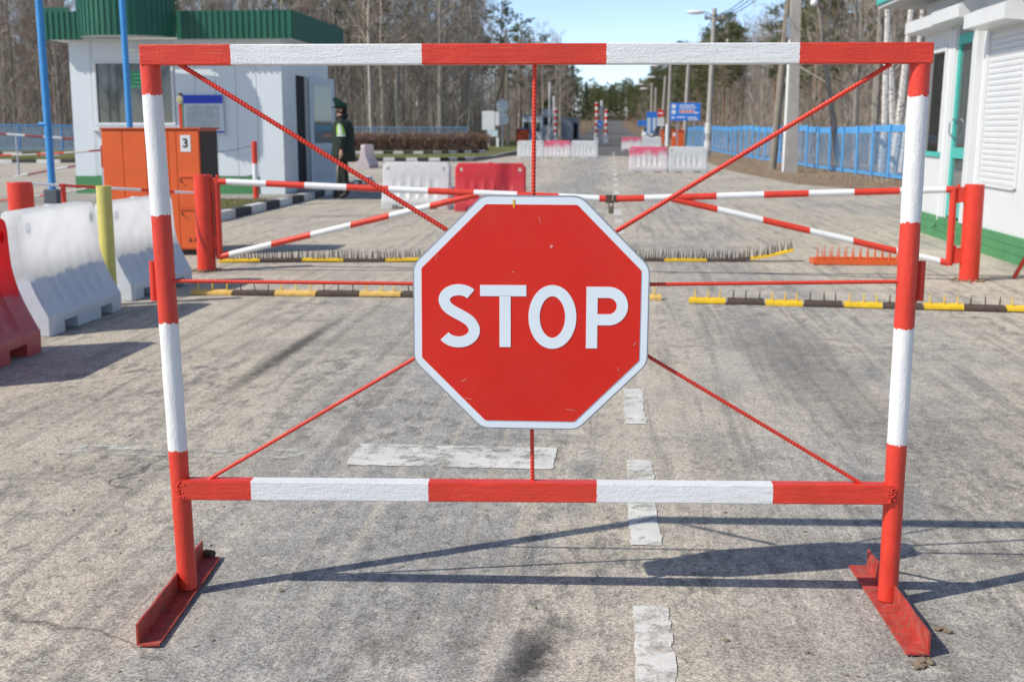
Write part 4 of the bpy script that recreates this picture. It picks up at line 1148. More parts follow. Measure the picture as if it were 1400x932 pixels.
def crossarm(root, d, z=-.5, w=1.0):
    p = d + Vector((0,0,z)); MB().box(p.x-w/2, p.x+w/2, -.05, .05, p.z-.05, p.z+.05).build('crossarm', m_wood, root)
    for t in (-.45, 0, .45):
        MB().lathe([(.03, 0), (.05, .05), (.05, .11), (.02, .15)], 10, M=Matrix.Translation((p.x+t*w, 0, p.z+.051))).build('insulator', m_lamp, root)
rA, dA = pole('thick pale concrete pole with white conduit and bulb lamp at the blue fence', (1081, 236), 39.4, (1090, -70), .36, .28, m_concrete, square=True)
MB().tube([(-.24, -.05, 0), (-.19, -.05, 4.2)], .05, 10).build('conduit', m_lamp, rA, smooth=40)
MB().box(-.30, -.14, -.14, .02, 4.15, 4.75, b=.01).build('junction_box', m_galv, rA)
zz = onY(1100, 5, 39.4); MB().tube([(.12, 0, zz.z+.1), (.42, -.05, zz.z+.1)], .02, 8).build('lamp_arm', m_galv, rA)
MB().lathe([(.04, -.12), (.10, -.08), (.12, 0), (.09, .09), (.03, .12)], 14, M=Matrix.Translation((.5, -.05, zz.z+.02))).build('bulb_lamp', m_lamp, rA, smooth=50)
rB, dB = pole('dark leaning wooden strut pole behind the thick concrete pole', (1056, 231), 42, (1084, -60), .26, .22, m_wood)
rC, dC = pole('concrete lamp pole with white banded foot at the blue fence end', (967, 214), 59, (977, 12), .30, .20, m_concrete); lamp(rC, dC, -1, .65, -.35); crossarm(rC, dC, -.45, .9); crossarm(rC, dC, -1.6, 1.4)
MB().tube([(0,0,.3), (.005,0,.75)], .165, 12).build('white_band', m_kerbw, rC); MB().tube([(0.01,0,1.1), (.012,0,1.6)], .163, 12).build('white_band', m_kerbw, rC)
rD, dD = pole('plain concrete pole standing in front of the blue road sign', (935, 203), 80, (943, 62), .30, .22, m_concrete)
LP = []
for k, (bx, by, Y, tx, ty) in enumerate(((913, 197, 100, 917, 88), (904, 194, 116, 910, 104), (895, 192, 134, 897, 120), (890, 190, 134, 891.5, 114))):
    r_, d_ = pole(('tall lamp post behind the far orange cabinet', 'lamp post rising above the no entry sign', 'lamp post beside the white car', 'lamp post beyond the white car with drooping lamp')[k], (bx, by), Y, (tx, ty), .34, .24, m_concrete, name='street_lamp')
    lamp(r_, d_, -1, 1.1, -.3); LP.append((r_, d_))
def wire(a, b, sag, label):
    pts = []
    for i in range(17):
        t = i/16; p = a.lerp(b, t); p.z -= sag*4*t*(1-t); pts.append(p-a)
    root = thing('overhead_wire', label, 'wire', a); MB().tube(pts, .018, 5).build('strand', m_black, root)
tA = rA.location + dA; tC = rC.location + dC
for k, off in enumerate((-.4, 0, .4)):
    wire(tC + Vector((off, 0, -.35)), tA + Vector((off, 0, -.2+.25*k)), .5, ('upper overhead wire between lamp pole and thick concrete pole', 'middle overhead wire between lamp pole and thick concrete pole', 'lower overhead wire between lamp pole and thick concrete pole')[k])
wire(tC + Vector((0, 0, -.3)), LP[0][0].location + LP[0][1], .7, 'overhead wire running down the road from the lamp pole')

# ================================================================ BLUE FENCE (right) AND MESH FENCE (left)
def mesh_mat(name, c, a):
    m, nt, b = nodes(name); b.inputs['Base Color'].default_value = (*c, 1); b.inputs['Roughness'].default_value = .6
    p = geopos(nt); n = noise(nt, p, .8, 3)
    r = ramp(nt, n, [(.3, (a*.85,)*3), (.7, (a*1.1,)*3)]); L(nt, r, b.inputs['Alpha']); return m
m_meshb = mesh_mat('blue_wire_mesh', (.12, .34, .62), .30)
m_meshg = mesh_mat('grey_wire_mesh', (.16, .26, .38), .38)
def fence(label, pts, h, spacing, mat, mesh_m, band=(.17, .10), pr=.035, jitter=.015, top_bar=True):
    P = [Vector((x, y, 0)) for x, y in pts]
    root = thing('fence', label, 'fence', P[0])
    k = 0
    for a, b in zip(P, P[1:]):
        d = b-a; ln = d.length; ang = math.atan2(d.y, d.x); n = max(1, round(ln/spacing)); s = ln/n
        pm = MB().tube([(0,0,-.03), (0,0,h+.03)], pr, 8).mesh('post', mat, 40)
        tb = MB().box(.004, s-.004, -.055, -.036, h-band[0], h, b=.003).mesh('top_board', mat)
        bb = MB().box(.004, s-.004, -.05, -.032, .03, .03+band[1], b=.003).mesh('bottom_board', mat)
        ms = MB(); ms.add([(0,0,.03+band[1]), (s,0,.03+band[1]), (s,0,h-band[0]), (0,0,h-band[0])], [(0,1,2,3)]); ms = ms.mesh('mesh_panel', mesh_m)
        for i in range(n):
            q = a + d*(i/n) - P[0]; z = .03*math.sin(k*.9) + random.uniform(-jitter, jitter); k += 1
            link('post', pm, root, (q.x, q.y, z), ang)
            link('top_board', tb, root, (q.x, q.y, z), ang)
            link('bottom_board', bb, root, (q.x, q.y, z*.3), ang)
            link('mesh_panel', ms, root, (q.x, q.y, 0), ang)
        if b is P[-1]: link('post', pm, root, tuple(b-P[0]), ang)
    return root
fence('bright blue board and wire mesh fence along the right verge', [(9.4, 31.4), (7.72, 32.6), (6.9, 44), (6.1, 61), (5.7, 78), (5.6, 96)], 1.42, 1.75, m_fence, m_meshb, (.19, .10), .038)
fence('grey blue wire mesh fence at the edge of the left wood', [(-52, 76.5), (-9.5, 80)], 1.42, 3.0, paint('fence_grey_blue', (.16, .30, .46), .6), m_meshg, (.06, .05), .035)
fence('blue post and mesh fence left of the booth', [(-46, 71), (-24.5, 70)], 1.55, 2.6, m_blue, m_meshg, (.06, .05), .045)

# ================================================================ FAR LEFT CHECKPOINT FURNITURE
root = thing('hedge', 'low clipped brown leafless hedge on the far lawn', 'hedge', (0, 0, .07))
hx0, hx1, hy0, hy1, hh = -16.2, -7.0, 69.5, 70.9, .98
hm = MB(); rnd = random.Random(3)
for i in range(9500):
    x, y, z = rnd.uniform(hx0, hx1), rnd.uniform(hy0, hy1), hh*.95*rnd.random()**.6
    d = Vector((rnd.gauss(0, .5), rnd.gauss(0, .5), rnd.uniform(.3, 1))).normalized()*rnd.uniform(.15, .35)
    s = Vector((rnd.uniform(-1, 1), rnd.uniform(-1, 1), 0)).normalized()*rnd.uniform(.010, .022)
    p = Vector((x, y, z)); t = p+d; t.z = min(t.z, hh + .06*math.sin(x*2.1) + rnd.uniform(0, .12))
    hm.add([p-s, p+s, t], [(0,1,2)], 0 if rnd.random() < .7 else 1)
hm.build('twigs', [paint('hedge_twig', (.19, .115, .08), .9), paint('hedge_twig_pale', (.32, .20, .13), .9)], root)
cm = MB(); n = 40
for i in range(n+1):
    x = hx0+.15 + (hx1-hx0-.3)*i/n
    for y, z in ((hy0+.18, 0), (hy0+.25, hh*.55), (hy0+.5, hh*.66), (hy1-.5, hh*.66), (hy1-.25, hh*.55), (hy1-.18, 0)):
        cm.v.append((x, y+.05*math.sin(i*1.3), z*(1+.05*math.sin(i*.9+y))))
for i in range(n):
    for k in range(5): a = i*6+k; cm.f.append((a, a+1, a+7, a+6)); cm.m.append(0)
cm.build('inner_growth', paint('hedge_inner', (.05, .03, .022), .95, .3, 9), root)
YS = 88
q = onY(687, 195, YS)
sg = thing('road_sign', 'round road signs seen from the back on a white post by the hedge', 'sign', (q.x, YS, .07))
MB().tube([(0,0,-.05), (0,0,3.35)], .045, 8).build('post', m_lamp, sg)
for z, r in ((onY(687, 145, YS).z, .46), (onY(687, 163, YS).z, .44)):
    MB().lathe([(r, 0), (r, .02)], 28, M=Matrix.Translation((0, -.09, z-.07)) @ Matrix.Rotation(R(90), 4, 'X')).build('sign_disc', paint('sign_back', (.45,.50,.54), .45), sg)
    MB().box(-r*.8, r*.8, -.135, -.112, z-.10, z-.06).build('bracket', m_galv, sg)
def far_box(name, label, cat, px0, px1, py0, py1, Y, depth, mat, extra=None, zb=0):
    a, b = onY(px0, py0, Y), onY(px1, py1, Y)
    root = thing(name, label, cat, ((a.x+b.x)/2, Y, zb + ground_z(Y)))
    hw, h = (b.x-a.x)/2, a.z-zb
    MB().box(-hw, hw, 0, depth, 0, h, b=.02).build('body', mat, root)
    MB().box(-hw-.05, hw+.05, -.05, depth+.05, h+.002, h+.07, b=.01).build('top', extra or m_galv, root)
    return root, hw, h
r_, hw, h = far_box('cabinet', 'orange cabinet with blue top by the far barrier masts', 'cabinet', 706, 723, 177, 195, 103, .7, m_orange, m_blue)
MB().box(-hw+.08, hw-.08, -.02, -.001, .15, h-.1).build('door', m_orange, r_)
# white information stand with two legs
YI = 84; a, b = onY(659, 152, YI), onY(683, 184, YI)
st = thing('information_stand', 'white information stand on legs behind the end of the hedge', 'stand', ((a.x+b.x)/2, YI, .0))
w = (b.x-a.x)/2; MB().box(-w, w*.45, 0, .12, b.z+.3, a.z, b=.01).build('panel', m_trimwhite, st); MB().box(w*.5, w*.95, .02, .14, b.z+.6, a.z-.05, b=.01).build('panel', m_trimwhite, st)
MB().box(-w*.4, w*.8, -.02, .10, b.z-.15, b.z+.28, b=.01).build('lower_panel', paint('pale_blue', (.55,.66,.72), .5), st)
for x in (-w*.3, w*.75): MB().box(x-.09, x+.09, .02, .1, -.02, b.z-.15).build('leg', m_lamp, st)
q = onY(693, 190, 92); pA2 = pole('bare wooden pole behind the round road signs', (694, 193), 92, (692, 40), .26, .2, paint('pale_wood', (.42,.37,.28), .8))[0]
pole('wooden strut leaning against the bare pole behind the hedge', (664, 192), 92, (690, 92), .24, .2, m_wood, name='strut_pole')
r_, hw, h = far_box('hut', 'pale blue control hut beyond the far orange cabinet', 'hut', 714, 741, 158, 190, 122, 2.4, paint('pale_blue', (.55,.66,.72), .5), m_galv)
for x in (-hw*.5, hw*.45): MB().box(x-.35, x+.35, -.04, -.001, 1.0, 1.9).build('window', m_glass, r_)
MB().box(-.25, .3, -.05, -.002, 0, .95).build('panel', m_blue, r_)
r_, hw, h = far_box('hut', 'second pale hut just behind the tall white mast', 'hut', 741, 757, 150, 190, 128, 2.0, paint('pale_blue2', (.50,.60,.64), .5), m_galv)
MB().box(-.6, .4, -.04, -.001, 1.6, 2.4).build('window', m_glass, r_)
r_, hw, h = far_box('container', 'grey ribbed container beyond the striped barrier arms', 'container', 767, 790, 162, 186, 140, 7, paint('container_grey', (.33,.38,.45), .6), m_galv)
for i in range(9): x = -hw+.1+(2*hw-.2)*i/8; MB().box(x-.03, x+.03, -.03, -.001, .1, h-.1).build('rib', paint('container_grey', (.33,.38,.45), .6), r_)
MB().box(hw*.5, hw*.98, -.05, -.031, .1, h*.8).build('doorway', m_dark, r_)
q = onY(751, 193, 107)
ms_ = thing('mast', 'tall plain white mast beside the raised striped barrier arms', 'mast', (q.x, 107, 0))
MB().tube([(0,0,-.05), (0,0,onY(751, 112, 107).z)], [.11, .09], 12).build('shaft', m_lamp, ms_); MB().box(-.2, .2, -.2, .2, 0, .12).build('base', m_concrete, ms_)
def boom(label, px, Y, twin):
    q = onY(px, 193, Y); root = thing('boom_barrier', label, 'boom barrier', (q.x, Y, 0))
    zt = onY(px, 140 if twin else 146, Y).z
    for k, dx in enumerate((-.42, .42) if twin else (.18, -.42)):
        MB().box(dx-.2, dx+.2, -.2, .2, 0, 1.05, b=.03).build('housing', m_lamp, root)
        t = zt - (0 if k == 0 else (.6 if twin else 1.6))
        MB().tube([(dx, -.26, .7), (dx, -.26, t)], .15, 10).build('arm', stripes('boom_%d_%d' % (px, k), 'Z', [.9+.28*i for i in range(10)], 'b', 0, 5, grain=False, edge=.001), root, smooth=40)
    MB().tube([(0, .1, 0), (0, .1, zt+(.15 if twin else .9))], .12 if twin else .1, 10) .build('mast', m_lamp, root)
    if twin:
        MB().lathe([(.33, 0), (.33, .02)], 24, M=Matrix.Translation((-.2, -.36, onY(px, 170, Y).z)) @ Matrix.Rotation(R(90), 4, 'X')).build('keep_side_disc', m_signblue, root)
        MB().box(-.22, .22, -.39, -.382, -.04, .04, M=Matrix.Translation((-.2, 0, onY(px, 170, Y).z)) @ Matrix.Rotation(R(38), 4, 'Y')).build('arrow', m_lamp, root)
boom('raised red and white boom barrier on the left road edge', 757, 108, False)
boom('twin raised red and white boom barriers on the road centre with blue disc', 822, 108, True)

# ================================================================ FAR RIGHT SIGNS, CABINETS, CARS
YB = 74
a, b = onY(916.5, 141, YB), onY(957.5, 165, YB)
bs = thing('road_sign', 'large blue direction board with white text behind the concrete pole', 'sign', (a.x, YB, 0))
bw_, z0_, z1_ = b.x-a.x, b.z, a.z
MB().box(0, bw_, 0, .05, z0_, z1_, b=.01).build('panel', m_signblue, bs)
H_ = z1_-z0_
mt = m_lamp
for k, (x, z, w_, h_) in enumerate(((.05,.70,.13,.22), (.05,.38,.13,.22), (.05,.12,.10,.10), (.30,.83,.50,.06), (.30,.70,.55,.06), (.80,.40,.13,.07), (.22,.16,.28,.06), (.58,.14,.30,.06), (.60,.03,.34,.05))):
    MB().box(bw_*x, bw_*(x+w_), -.012, -.001, z0_+H_*z, z0_+H_*(z+h_)).build('text_line', mt, bs)
MB().box(bw_*.30, bw_*.80, -.012, -.001, z0_+H_*.42, z0_+H_*.60).build('price_strip', paint('strip_white', (.75,.70,.70), .5), bs)
for k in range(4): MB().box(bw_*(.32+.12*k), bw_*(.40+.12*k), -.016, -.0122, z0_+H_*.45, z0_+H_*.57).build('red_mark', m_red, bs)
for x in (.25, .8): MB().tube([(bw_*x, .09, -.03), (bw_*x, .09, z1_)], .04, 8).build('post', m_galv, bs)
YN = 98; q = onY(903.5, 155, YN)
ns = thing('no_entry_sign', 'round red no entry sign above a white plate on a post', 'sign', (q.x, YN, 0))
MB().tube([(0, .05, -.03), (0, .05, q.z+.2)], .04, 8).build('post', m_galv, ns)
dsc = MB().lathe([(.29, 0), (.29, .02)], 28, M=Matrix.Translation((0, -.005, q.z)) @ Matrix.Rotation(R(90), 4, 'X')).build('disc', m_signred, ns)
MB().box(-.19, .19, -.035, -.0255, q.z-.05, q.z+.05).build('white_bar', m_lamp, dsc)
MB().box(-.27, .27, -.02, .0, q.z-.98, q.z-.36).build('plate', m_lamp, ns)
for k in range(3): MB().box(-.2, .2, -.026, -.0202, q.z-.52-.14*k, q.z-.47-.14*k).build('text_line', paint('grey_text', (.3,.32,.35), .6), ns)
r_, hw, h = far_box('cabinet', 'orange cabinet at the foot of the blue direction board', 'cabinet', 919, 935, 179, 201, 78, .7, m_orange, m_orange)
MB().box(-hw+.04, -hw*.3, -.02, -.001, .2, h-.1).build('door', m_orange, r_); MB().box(-hw+.06, -hw*.45, -.026, -.021, h-.35, h-.12).build('number_plate', m_lamp, r_)
far_box('cabinet', 'narrow orange cabinet beside the dark parked car', 'cabinet', 902, 908, 178, 194, 106, .6, m_orange, m_orange)
q = onY(912, 195, 92); simple_post('bollard', 'tall white bollard between the two far orange cabinets', q.x, 92, .14, onY(912, 170, 92).z, m_lamp)
for px0, px1, py0, py1, Y, lb in ((884, 898, 153, 186, 126, 'tall blue and white information board behind the white car'), (872, 884, 165, 172, 150, 'small wide blue road sign far along the right verge')):
    a, b = onY(px0, py0, Y), onY(px1, py1, Y); root = thing('road_sign', lb, 'sign', (a.x, Y, ground_z(Y)))
    gz = ground_z(Y); W_ = b.x-a.x
    MB().box(0, W_, 0, .06, max(b.z, .25)-gz, a.z-gz, b=.01).build('panel', m_signblue, root)
    if py1-py0 > 15:
        for k in range(2): MB().box(W_*(.08+.5*k), W_*(.40+.5*k), -.012, -.001, max(b.z, .3)-gz+.3, a.z-gz-.6).build('text_block', paint('pale_blue', (.55,.66,.72), .5), root)
    for x in (.2, .8): MB().tube([(W_*x, .1, -.05), (W_*x, .1, a.z-gz)], .05, 8).build('post', m_galv, root)
def car(label, x, y, rz, bodymat):
    root = thing('car', label, 'car', (x, y, ground_z(y)+.0), rz)
    # profile along local x (front at -x), swept across y with tumblehome
    low = [(-2.1,.30), (-2.15,.55), (-2.0,.78), (-1.1,.92), (1.5,.98), (2.05,.92), (2.12,.55), (2.05,.30)]
    cab_ = [(-1.1,.91), (-.35,1.42), (.3,1.48), (1.2,1.42), (1.85,.95)]
    for nm, prof, w_, mt_ in (('body', low, .86, bodymat), ('cabin', cab_, .72, m_glass)):
        n = len(prof); mb = MB(); rings = [(-w_, .90 if nm == 'body' else .93), (-w_*.86, 1), (w_*.86, 1), (w_, .90 if nm == 'body' else .93)]
        for yv, k in rings:
            cz = sum(p[1] for p in prof)/n
            mb.v += [(p[0]*(.985 if k < 1 else 1), yv, cz+(p[1]-cz)*k) for p in prof]
        for i in range(3):
            for j in range(n): a, b = i*n+j, i*n+(j+1) % n; mb.f.append((a, b, b+n, a+n)); mb.m.append(0)
        mb.f += [tuple(range(n)), tuple(range(3*n, 4*n))]; mb.m += [0, 0]
        mb.build(nm, mt_, root, smooth=30)
    MB().box(-.5, 1.25, -.62, .62, 1.475, 1.50, b=.01).build('roof', bodymat, root)
    for fx in (-1.32, 1.32):
        for sy in (-1, 1):
            wh = MB().lathe([(.22, 0), (.31, .02), (.32, .1), (.31, .18), (.22, .2)], 20, M=Matrix.Translation((fx, sy*.80-.1, .32)) @ Matrix.Rotation(R(-90), 4, 'X')).build('wheel', m_black, root, smooth=40)
            MB().lathe([(.19, 0), (.17, .02)], 14, M=Matrix.Translation((fx, sy*.905, .32)) @ Matrix.Rotation(R(-90*sy), 4, 'X')).build('rim', m_galv, wh)
    for sy in (-1, 1):
        MB().box(-2.16, -2.02, sy*.62-.16, sy*.62+.16, .60, .74, b=.03).build('headlight', m_lamp, root)
        MB().box(2.02, 2.14, sy*.66-.12, sy*.66+.12, .62, .82, b=.03).build('tail_light', m_red, root)
    MB().box(-2.17, -2.1, -.26, .26, .40, .51).build('number_plate', m_lamp, root)
    MB().box(-2.165, -2.05, -.40, .40, .56, .68, b=.01).build('grille', m_black, root)
    for sy in (-1, 1): MB().box(-.95, -.80, sy*.92-.08, sy*.92+.08, .95, 1.08, b=.02).build('mirror', bodymat, root)
q = onY(891, 188, 128); car('white car parked by the blue information board', q.x, 128, R(84), paint('car_white', (.75,.77,.78), .25, .03, spec=.6))
q = onY(901.5, 189, 121); car('dark car parked between the white car and the orange cabinet', q.x+.5, 122, R(70), paint('car_dark', (.03,.05,.08), .2, .1, spec=.6))

# ================================================================ GUARD
def skin_mesh(name, V, E, rad, root_i=0, sub=2):
    me = bpy.data.meshes.new(name); me.from_pydata(V, E, []); ob = bpy.data.objects.new(name, me); col.objects.link(ob)
    md = ob.modifiers.new('skin', 'SKIN'); md.use_smooth_shade = True; md.branch_smoothing = .4
    sk = me.skin_vertices[0].data
    for i, r in enumerate(rad): sk[i].radius = r if isinstance(r, tuple) else (r, r)
    sk[root_i].use_root = True
    s = ob.modifiers.new('sub', 'SUBSURF'); s.levels = s.render_levels = sub
    out = bpy.data.meshes.new_from_object(ob.evaluated_get(bpy.context.evaluated_depsgraph_get()))
    bpy.data.objects.remove(ob); out.name = name; return out
q = onY(470, 271, 23.55)
guard = thing('person', 'guard in dark green coat and tall green peaked cap standing by the booth', 'person', (q.x, 23.55, 0))
GS = 1.86/1.78; guard.scale = (GS, GS, GS)
m_coat = paint('dark_green_coat', (.018, .028, .020), .8, .25, 9, 60, .3)
m_trous = paint('dark_trousers', (.016, .020, .016), .85, .2, 9, 60, .3)
m_skin = paint('skin', (.55, .31, .22), .5, .08, 12, 60, .05)
V = [(0.02,0,.94), (.02,0,1.12), (.01,0,1.30), (.0,0,1.43), (-.01,0,1.52), (-.015,0,1.58), (-.02,0,1.665), (-.012,0,1.715),      # 0-7 spine, head
     (.01,-.19,1.42), (.05,-.25,1.17), (.03,-.255,.93),                        # 8-10 left arm hanging
     (.0,.19,1.42), (.01,.25,1.18), (-.24,.20,1.18),                           # 11-13 right arm bent forward
     (.02,-.095,.88), (.05,-.105,.50), (.09,-.11,.10), (-.06,-.12,.045),       # 14-17 left leg
     (.02,.095,.88), (-.06,.105,.50), (-.09,.11,.10), (-.24,.12,.045),            # 18-21 right leg
     (-.125,0,1.645), (-.095,0,1.59)]                                          # nose, chin
E = [(0,1),(1,2),(2,3),(3,4),(4,5),(5,6),(6,7),(3,8),(8,9),(9,10),(3,11),(11,12),(12,13),(0,14),(14,15),(15,16),(16,17),(0,18),(18,19),(19,20),(20,21),(6,22),(5,23)]
rad = [(.15,.17),(.155,.165),(.165,.175),(.13,.15),.062,.075,.098,.082, .095,.080,.058, .095,.080,.058, .10,.078,.058,.045, .10,.078,.058,.045, .014,.032]
bme = skin_mesh('body', V, E, rad)
bme.materials.append(m_coat); bme.materials.append(m_trous); bme.materials.append(m_skin); bme.materials.append(m_black)
for f in bme.polygons:
    c = f.center; f.use_smooth = True
    f.material_index = 2 if c.z > 1.52 and abs(c.y) < .13 else (3 if c.z < .14 else (1 if c.z < .86 and abs(c.y) < .2 else 0))
link('body', bme, guard)
# coat skirt and collar
mb = MB()
ring = [(.70, .225, .245), (.85, .222, .24), (1.0, .21, .225), (1.12, .21, .22), (1.3, .21, .225), (1.42, .17, .19), (1.48, .11, .125)]
n = 24
for z, rx, ry in ring:
    for k in range(n):
        t = 2*math.pi*k/n; w = 1+.03*math.sin(t*5+z*7); mb.v.append((.012+rx*math.cos(t)*w, ry*math.sin(t)*w, z))
for i in range(len(ring)-1):
    for k in range(n): a, b = i*n+k, i*n+(k+1) % n; mb.f.append((a, b, b+n, a+n)); mb.m.append(0)
coat = mb.build('coat', m_coat, guard, smooth=70); s = coat.modifiers.new('t', 'SOLIDIFY'); s.thickness = .012
mb = MB(); prof = [(.085, 1.46), (.11, 1.49), (.115, 1.545), (.095, 1.56), (.08, 1.53)]
for i, (r_, z) in enumerate(prof):
    for k in range(20):
        t = 2*math.pi*k/20; mb.v.append((-.0+r_*1.05*math.cos(t), r_*math.sin(t), z + .035*math.cos(t)))
for i in range(len(prof)-1):
    for k in range(20): a, b = i*20+k, i*20+(k+1) % 20; mb.f.append((a, b, b+20, a+20)); mb.m.append(0)
mb.build('collar', paint('fur_collar', (.010,.012,.016), .95), coat, smooth=60)
def hand(wrist, d, palm_n, thumb):
    w, d, nrm = Vector(wrist), Vector(d).normalized(), Vector(palm_n).normalized(); s = d.cross(nrm).normalized()
    mb = MB(); mb.tube([w - d*.03, w, w+d*.03, w+d*.075, w+d*.09], [.026, .027, .034, .036, .026], 10)
    for k, (o, ln) in enumerate(((-.027, .062), (-.009, .075), (.009, .070), (.026, .055))):
        b = w + d*.082 + s*o; m1 = b + d*ln*.45 + nrm*.008; e = m1 + d*ln*.40 + nrm*.022
        mb.tube([b, m1, e, e + d*.008 + nrm*.008], [.0095, .009, .008, .004], 7)
    b = w + d*.03 + s*thumb*.03; mb.tube([b, b + d*.03 + s*thumb*.025 + nrm*.012, b + d*.058 + s*thumb*.022 + nrm*.022], [.012, .0105, .006], 7)
    return mb.build('hand', m_skin, guard, smooth=60)
hand((.028, -.256, .90), (-.05, -.01, -1), (-1, .2, 0), 1)
hand((-.27, .197, 1.18), (-1, -.05, .05), (0, -.3, -1), -1)
# ears, eyes, hair
for sy in (-1, 1):
    MB().lathe([(.012, -.012), (.03, 0), (.012, .012)], 10, M=Matrix.Translation((.005, sy*.096, 1.645)) @ Matrix.Rotation(R(90), 4, 'X') @ Matrix.Scale(.7, 4, (1,0,0))).build('ear', m_skin, guard, smooth=60)
    MB().lathe([(.003, -.008), (.009, 0), (.003, .008)], 8, M=Matrix.Translation((-.103, sy*.038, 1.665))).build('eye', m_black, guard)
mb = MB()
for r_, z in ((.088, 1.585), (.100, 1.62), (.106, 1.67), (.106, 1.73)):
    for k in range(13): t = R(-105 + 17.5*k); mb.v.append((.0 + r_*math.cos(t), r_*math.sin(t), z))
for i in range(3):
    for k in range(12): a = i*13+k; mb.f.append((a, a+1, a+14, a+13)); mb.m.append(0)
hr = mb.build('hair', paint('dark_hair', (.03,.022,.018), .9), guard, smooth=60); s_ = hr.modifiers.new('t', 'SOLIDIFY'); s_.thickness = .012; s_.offset = -1
# peaked cap: band, flaring crown that sweeps up at the front, visor
m_cap = paint('green_cap_cloth', (.012, .085, .045), .75, .15, 12); 
mb = MB()
rows = [(.106, 0, 0), (.110, .04, .0), (.140, .075, .055), (.150, .09, .07), (.09, .10, .07)]
for r_, z, sw in rows:
    for k in range(24):
        t = 2*math.pi*k/24; mb.v.append((-.008 + r_*1.08*math.cos(t), r_*math.sin(t), 1.722 + z*.9 + sw*max(-.55, -math.cos(t))*1.0 + (.02 if z == 0 else 0)*0))
for i in range(4):
    for k in range(24): a, b = i*24+k, i*24+(k+1) % 24; mb.f.append((a, b, b+24, a+24)); mb.m.append(0)
mb.f.append(tuple(range(96, 120))); mb.m.append(0)
cap = mb.build('cap', m_cap, guard, smooth=50)
mb = MB()
for r_, z in ((.108, .0), (.17, -.03)):
    for k in range(11): t = R(115 + 13*k); mb.v.append((-.008+r_*1.05*math.cos(t), r_*.85*math.sin(t), 1.728+z))
for k in range(10): mb.f.append((k, k+1, k+12, k+11)); mb.m.append(0)
o = mb.build('visor', m_black, cap); s = o.modifiers.new('t', 'SOLIDIFY'); s.thickness = .006
# reflective patch wrapped on the sleeve
m_lime = paint('lime_reflective', (.28, .55, .07), .6, .08); m_refl = paint('grey_reflective', (.55,.60,.58), .35)
def sleeve_patch(poly, name, mat, off):
    mb = MB(); vs = []
    for u, z in poly:
        t = (1.42-z)/.25; cx = .01+.04*t; cy = -.19-.06*t; r_ = .088-.016*t + off + .008
        a = R(-90) + u/r_; vs.append((cx+r_*math.cos(a), cy+r_*math.sin(a), z))
    mb.add(vs, [tuple(range(len(vs)))]); o = mb.build(name, mat, guard); s = o.modifiers.new('t', 'SOLIDIFY'); s.thickness = .004; return o
def strip(rows_, name, mat, off):
    mb = MB(); n = 8
    for z, u0, u1 in rows_:
        t = (1.42-z)/.25; cx = .01+.04*t; cy = -.19-.06*t; r_ = .097-.015*t + off + .010
        for k in range(n+1):
            a = R(-90) + (u0+(u1-u0)*k/n)/r_; mb.v.append((cx+r_*math.cos(a), cy+r_*math.sin(a), z))
    for i in range(len(rows_)-1):
        for k in range(n): a = i*(n+1)+k; mb.f.append((a, a+1, a+n+2, a+n+1)); mb.m.append(0)
    o = mb.build(name, mat, guard); s = o.modifiers.new('t', 'SOLIDIFY'); s.thickness = .004; return o
strip([(1.40, -.03, .03), (1.34, -.07, .07), (1.24, -.095, .095), (1.17, -.10, .10)], 'sleeve_patch', m_lime, .0)
strip([(1.39, -.018, .018), (1.30, -.03, .03), (1.22, -.04, .04)], 'reflective_arrow', m_refl, .006)
strip([(1.205, -.098, .098), (1.175, -.098, .098)], 'reflective_band', m_refl, .004)
# yellow bollard by the door
q = onY(458, 250, 26.2); simple_post('bollard', 'narrow yellow bollard beside the open booth door', q.x, 26.2, .05, onY(458, 190, 26.2).z, m_yellow)

# ================================================================ VEGETATION
def bark(name, c0, c1, marks=None, sc=(6, 6, 1.2)):
    m, nt, b = nodes(name); co = objco(nt)
    n = noise(nt, mapping(nt, co, sc), 2.5, 5, .65)
    cc = ramp(nt, n, [(.35, c0), (.65, c1)])
    if marks:
        k = noise(nt, mapping(nt, co, (5, 5, 22)), 1.3, 4, .6)
        cc = mix(nt, ramp(nt, k, [(.56, (0,0,0)), (.62, (1,1,1))]), cc, marks)
    L(nt, cc, b.inputs['Base Color']); b.inputs['Roughness'].default_value = .9; b.inputs['Specular IOR Level'].default_value = .15
    return m
m_birch = bark('birch_bark', (.52,.49,.45), (.68,.66,.62), (.06,.05,.045))
m_birch2 = bark('dull_birch_bark', (.40,.36,.31), (.56,.51,.44), (.08,.065,.055))
m_greybark = bark('grey_bark', (.20,.185,.16), (.34,.31,.27))
m_pinebark = bark('pine_bark', (.15,.10,.07), (.27,.17,.105))
m_twig = bark('bare_twigs', (.24,.205,.17), (.39,.34,.285), sc=(.6,.6,.6))
m_twig2 = bark('reddish_twigs', (.27,.215,.175), (.42,.35,.29), sc=(.6,.6,.6))
m_needle = bark('pine_needles', (.085,.105,.045), (.15,.17,.075), sc=(.8,.8,.8))
m_needle2 = bark('dark_conifer_needles', (.022,.040,.022), (.05,.072,.034), sc=(.8,.8,.8))

